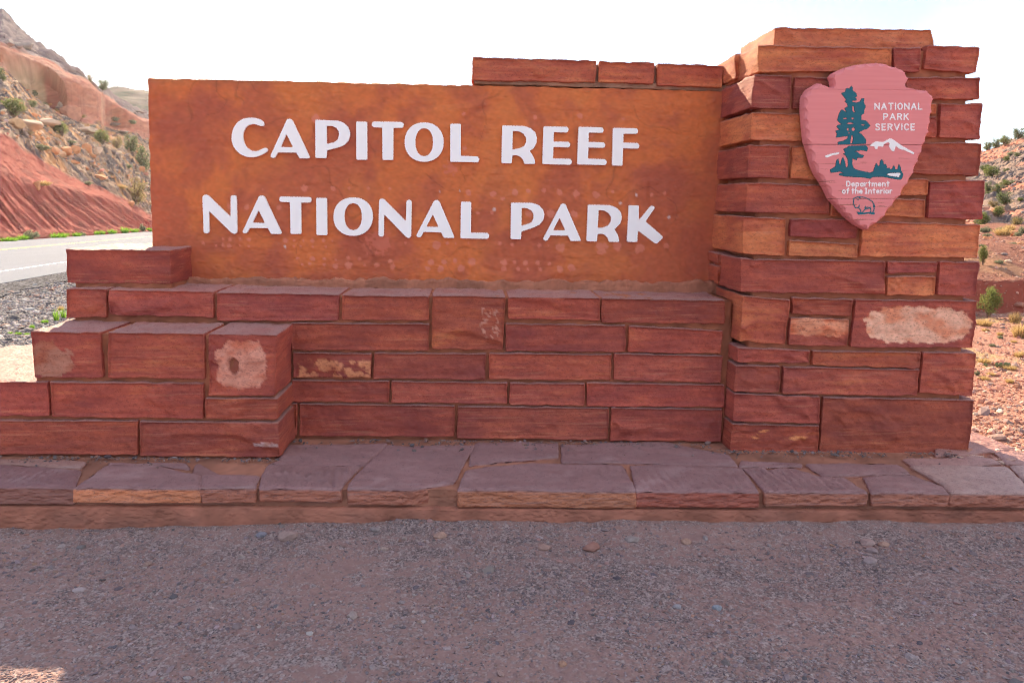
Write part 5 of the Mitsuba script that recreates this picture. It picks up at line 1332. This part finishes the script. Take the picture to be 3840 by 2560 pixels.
for r, (y0, y1, kd, nm, lb) in enumerate([(5.6, 6.6, 'straw', 'dry_grass', 'small dry straw tuft on the near stony flat'), (7.6, 9.3, 'straw', 'dry_grass', 'small dry straw tuft in front of the red bank'), (10.6, 12.5, 'sage', 'scrub_tuft', 'grey green tuft on the red slope above the bank'), (14.0, 20.5, 'sage', 'scrub_tuft', 'small grey green tuft on the bench below the hill')]):
    for c in range(3):
        p, sc = flat_spot(rt.uniform(*COLX[c]), 1000, rt.uniform(y0, y1))
        wv = rt.uniform(22, 44)
        plant(nm, kd, p, wv * sc, wv * sc * rt.uniform(0.45, 0.9), lb + ', ' + WHERE[c], 'grass', 'small tufts right of the pillar', (r * 3 + c) * 40)
d = RH - np.array([0, 0, EYE])
sx, sy = CX + FPX * d[..., 0] / (d @ FWD), PPY - FPX * (d @ UPV) / (d @ FWD)
for r, (y0, y1, lb) in enumerate([(605, 680, 'small olive scrub bush on the upper right hill'), (690, 770, 'olive scrub bush on the middle of the right hill'), (780, 862, 'olive scrub bush near the foot of the right hill')]):
    for c in range(3):
        ok = np.argwhere((sx > COLX[c][0]) & (sx < COLX[c][1]) & (sy > y0) & (sy < y1))
        a, b = ok[rt.choice(len(ok))]
        p = RH[a, b]
        sc = p[1] / FPX
        wv = rt.uniform(20, 36)
        plant('scrub_bush', ('juniper', 'juniper2', 'sage')[(r + c) % 3], p - np.array([0, 0, 0.05]), wv * sc, wv * sc * rt.uniform(0.6, 0.95), lb + ', ' + WHERE[c], 'shrub', 'small scrub on the right hill', (r * 3 + c) * 50)
# prickly pear
cac = thing('prickly_pear', 'small green prickly pear cactus in dry grass right of the pillar', 'cactus')
for (dx, dz, w, h) in ((-16, 9, 7, 10), (-1, 8, 8, 11), (18, 10, 9, 11), (28, 9, 7, 10), (-58, 8, 6, 9)):
    p, sc = flat_spot(3770 + dx, 1000, 6.75)
    m = trimesh.creation.icosphere(subdivisions=2)
    m.apply_scale([w * sc, 3 * sc, h * sc])
    m.apply_transform(trimesh.transformations.rotation_matrix(dx * 0.02, [0, 1, 0]))
    m.apply_translation(p + np.array([0, 0, dz * sc]))
    put('pad', m, 'cactus_skin', cac, True)

# ---- boulders of the hills
def boulder(px, py, wpx, hpx, colr, H, U, lb, seed, group, name='boulder'):
    p = surf(H, U, px, py)
    sc = p[1] / FPX
    r_ = np.random.RandomState(seed)
    m = trimesh.creation.icosphere(subdivisions=3)
    v = np.array(m.vertices)
    for _ in range(11):
        nn = r_.normal(size=3)
        nn /= np.linalg.norm(nn)
        v -= np.maximum(v @ nn - r_.uniform(0.5, 0.85), 0)[:, None] * nn
    v += (F3(v * 2.5 + seed, 4, seed)[:, None] - 0.5) * 0.2 * v
    v = v * np.array([wpx * sc * 0.6, wpx * sc * 0.55, hpx * sc * 0.62])
    cl = np.array(colr) * (0.72 + 0.55 * F3(v / (wpx * sc) * 6 + seed, 4, seed))[:, None]
    kk = put(name, trimesh.Trimesh(v + p + np.array([0, 0, hpx * sc * 0.32]), m.faces, process=False), 'pebble', None, 30 if False else True, np.clip(cl, 0, 1))
    tag(kk, lb, 'boulder', group)


CRM, ORG, GRY, PNK = (0.60, 0.44, 0.32), (0.56, 0.26, 0.13), (0.24, 0.19, 0.18), (0.55, 0.27, 0.2)
for i, (px, py, w, h, cl, lb) in enumerate([(268, 442, 66, 62, PNK, 'pointed pinkish boulder leaning at the cliff foot'), (228, 405, 40, 30, (0.5, 0.38, 0.32), 'grey topped boulder left of the pointed one'), (175, 470, 90, 34, CRM, 'long pale slab rock below the large shrub'), (110, 480, 80, 34, CRM, 'wide cream boulder at the top of the red slope'), (60, 478, 60, 40, (0.56, 0.36, 0.2), 'tan boulder left of the wide cream one'), (330, 498, 84, 26, CRM, 'long cream ledge rock between two shrubs'), (140, 706, 30, 32, ORG, 'orange boulder sitting on the lower red crest'), (200, 575, 46, 34, ORG, 'left orange block of the rock rim'), (245, 578, 44, 36, ORG, 'middle orange block of the rock rim'), (285, 575, 40, 36, ORG, 'orange block right of the middle one'), (325, 570, 44, 36, ORG, 'right orange block of the rock rim'), (365, 575, 40, 32, CRM, 'cream block at the rim right end'), (352, 618, 18, 22, ORG, 'small orange stone below the rim'), (230, 590, 34, 24, (0.56, 0.36, 0.22), 'tan block under the orange rim'), (375, 672, 44, 22, ORG, 'slanting orange slab near the brown bush'), (275, 612, 40, 14, ORG, 'flat orange slab on the lower rim'), (490, 772, 24, 26, ORG, 'orange stone below the large brown bush'), (525, 640, 34, 24, ORG, 'orange stone by the panel edge'), (430, 470, 40, 12, GRY, 'flat grey slab right of the cliff'), (460, 500, 36, 10, GRY, 'thin grey slab below the sage bushes'), (520, 425, 40, 10, GRY, 'grey slab high near the panel'), (30, 170, 36, 22, GRY, 'grey boulder on top of the cliff at left'), (62, 178, 34, 24, GRY, 'second grey boulder on top of the cliff'), (100, 180, 44, 22, GRY, 'slanting grey slab on top of the cliff')]):
    boulder(px, py, w, h, cl, LH, LU, lb, 300 + i, 'boulders on the left hill')
r5 = np.random.RandomState(17)
parts = []
for (H, U, n_, x0, x1, y0, y1, s0) in ((LH, LU, 900, 0, 575, 250, 720, 4.5), (RH, RU, 420, 3660, 3860, 560, 870, 3.2)):
    d = H - np.array([0, 0, EYE])
    sx, sy = CX + FPX * d[..., 0] / (d @ FWD), PPY - FPX * (d @ UPV) / (d @ FWD)
    ok = np.argwhere((sx > x0) & (sx < x1) & (sy > y0 if H is RH else sy > 12 + np.interp(sx, [0, 90, 215, 300, 385, 480, 600], [250, 315, 405, 455, 470, 480, 520])) & (sy < (y1 if H is RH else 500 + sx * 0.42)))
    pick = ok[r5.choice(len(ok), n_)]
    pts = H[pick[:, 0], pick[:, 1]]
    siz = pts[:, 1] / FPX * s0 * (0.5 + r5.exponential(0.5, n_))
    cc = stone_cols(r5, n_, [CRM, ORG, GRY, PNK, (0.4, 0.3, 0.26)] if H is LH else [GRY, (0.2, 0.17, 0.17), (0.42, 0.32, 0.28), (0.5, 0.25, 0.16)], [3, 3, 3, 1, 2] if H is LH else [4, 3, 2, 1])
    zmap = pts[:, 2].copy()
    parts.append(pebbles(pts[:, 0], pts[:, 1], siz, cc, 20, sub=1, flat=0.7, zfn=lambda x, y, z=zmap: z))
m_, c_ = merge(*parts)
put('talus_rocks', m_, 'pebble', color=c_, label='broken rocks littering the slopes of both hills', kind='stuff')
tag('talus_rocks', category='rocks')
for i, (px, Y, w, h, cl, lb) in enumerate([(3692, 14.2, 18, 16, ORG, 'left of two orange stones on the red slope'), (3711, 14.0, 12, 16, ORG, 'right of two orange stones on the red slope'), (3800, 16.5, 36, 22, ORG, 'orange rock under the dry bushes'), (3764, 11.4, 22, 10, GRY, 'flat dark grey stone on the red slope'), (3780, 11.0, 24, 12, CRM, 'cream stone above the red bank'), (3824, 12.2, 26, 12, ORG, 'orange flat stone at the right edge')]):
    p, sc = flat_spot(px, 1000, Y)
    r_ = np.random.RandomState(500 + i)
    m = trimesh.creation.icosphere(subdivisions=2)
    v = np.array(m.vertices) * r_.uniform(0.85, 1.1, (len(m.vertices), 1)) * np.array([w, w * 0.8, h]) * sc * 0.55
    kk = put('boulder', trimesh.Trimesh(v + p + np.array([0, 0, h * sc * 0.25]), m.faces, process=False), 'pebble', None, True, np.clip(np.array(cl) * r_.uniform(0.8, 1.15, (len(v), 1)), 0, 1))
    tag(kk, lb, 'boulder', 'stones on the slope right of the pillar')

# ================================================================ air: a thin medium added to stand in for lens glare
scene['air'] = {'type': 'homogeneous', 'albedo': 0.95, 'sigma_t': 0.00022, 'phase': {'type': 'hg', 'g': 0.5}}
scene['glare_haze'] = {'type': 'cube', 'bsdf': {'type': 'null'}, 'interior': {'type': 'ref', 'id': 'air'}, 'to_world': T().translate([0, 325, 27.5]).scale([1150, 405, 32.5])}
scene['camera']['medium'] = {'type': 'ref', 'id': 'air'}
tag('glare_haze', 'thin added veil standing in for lens glare over the far hills', 'glare_haze', kind='stuff')
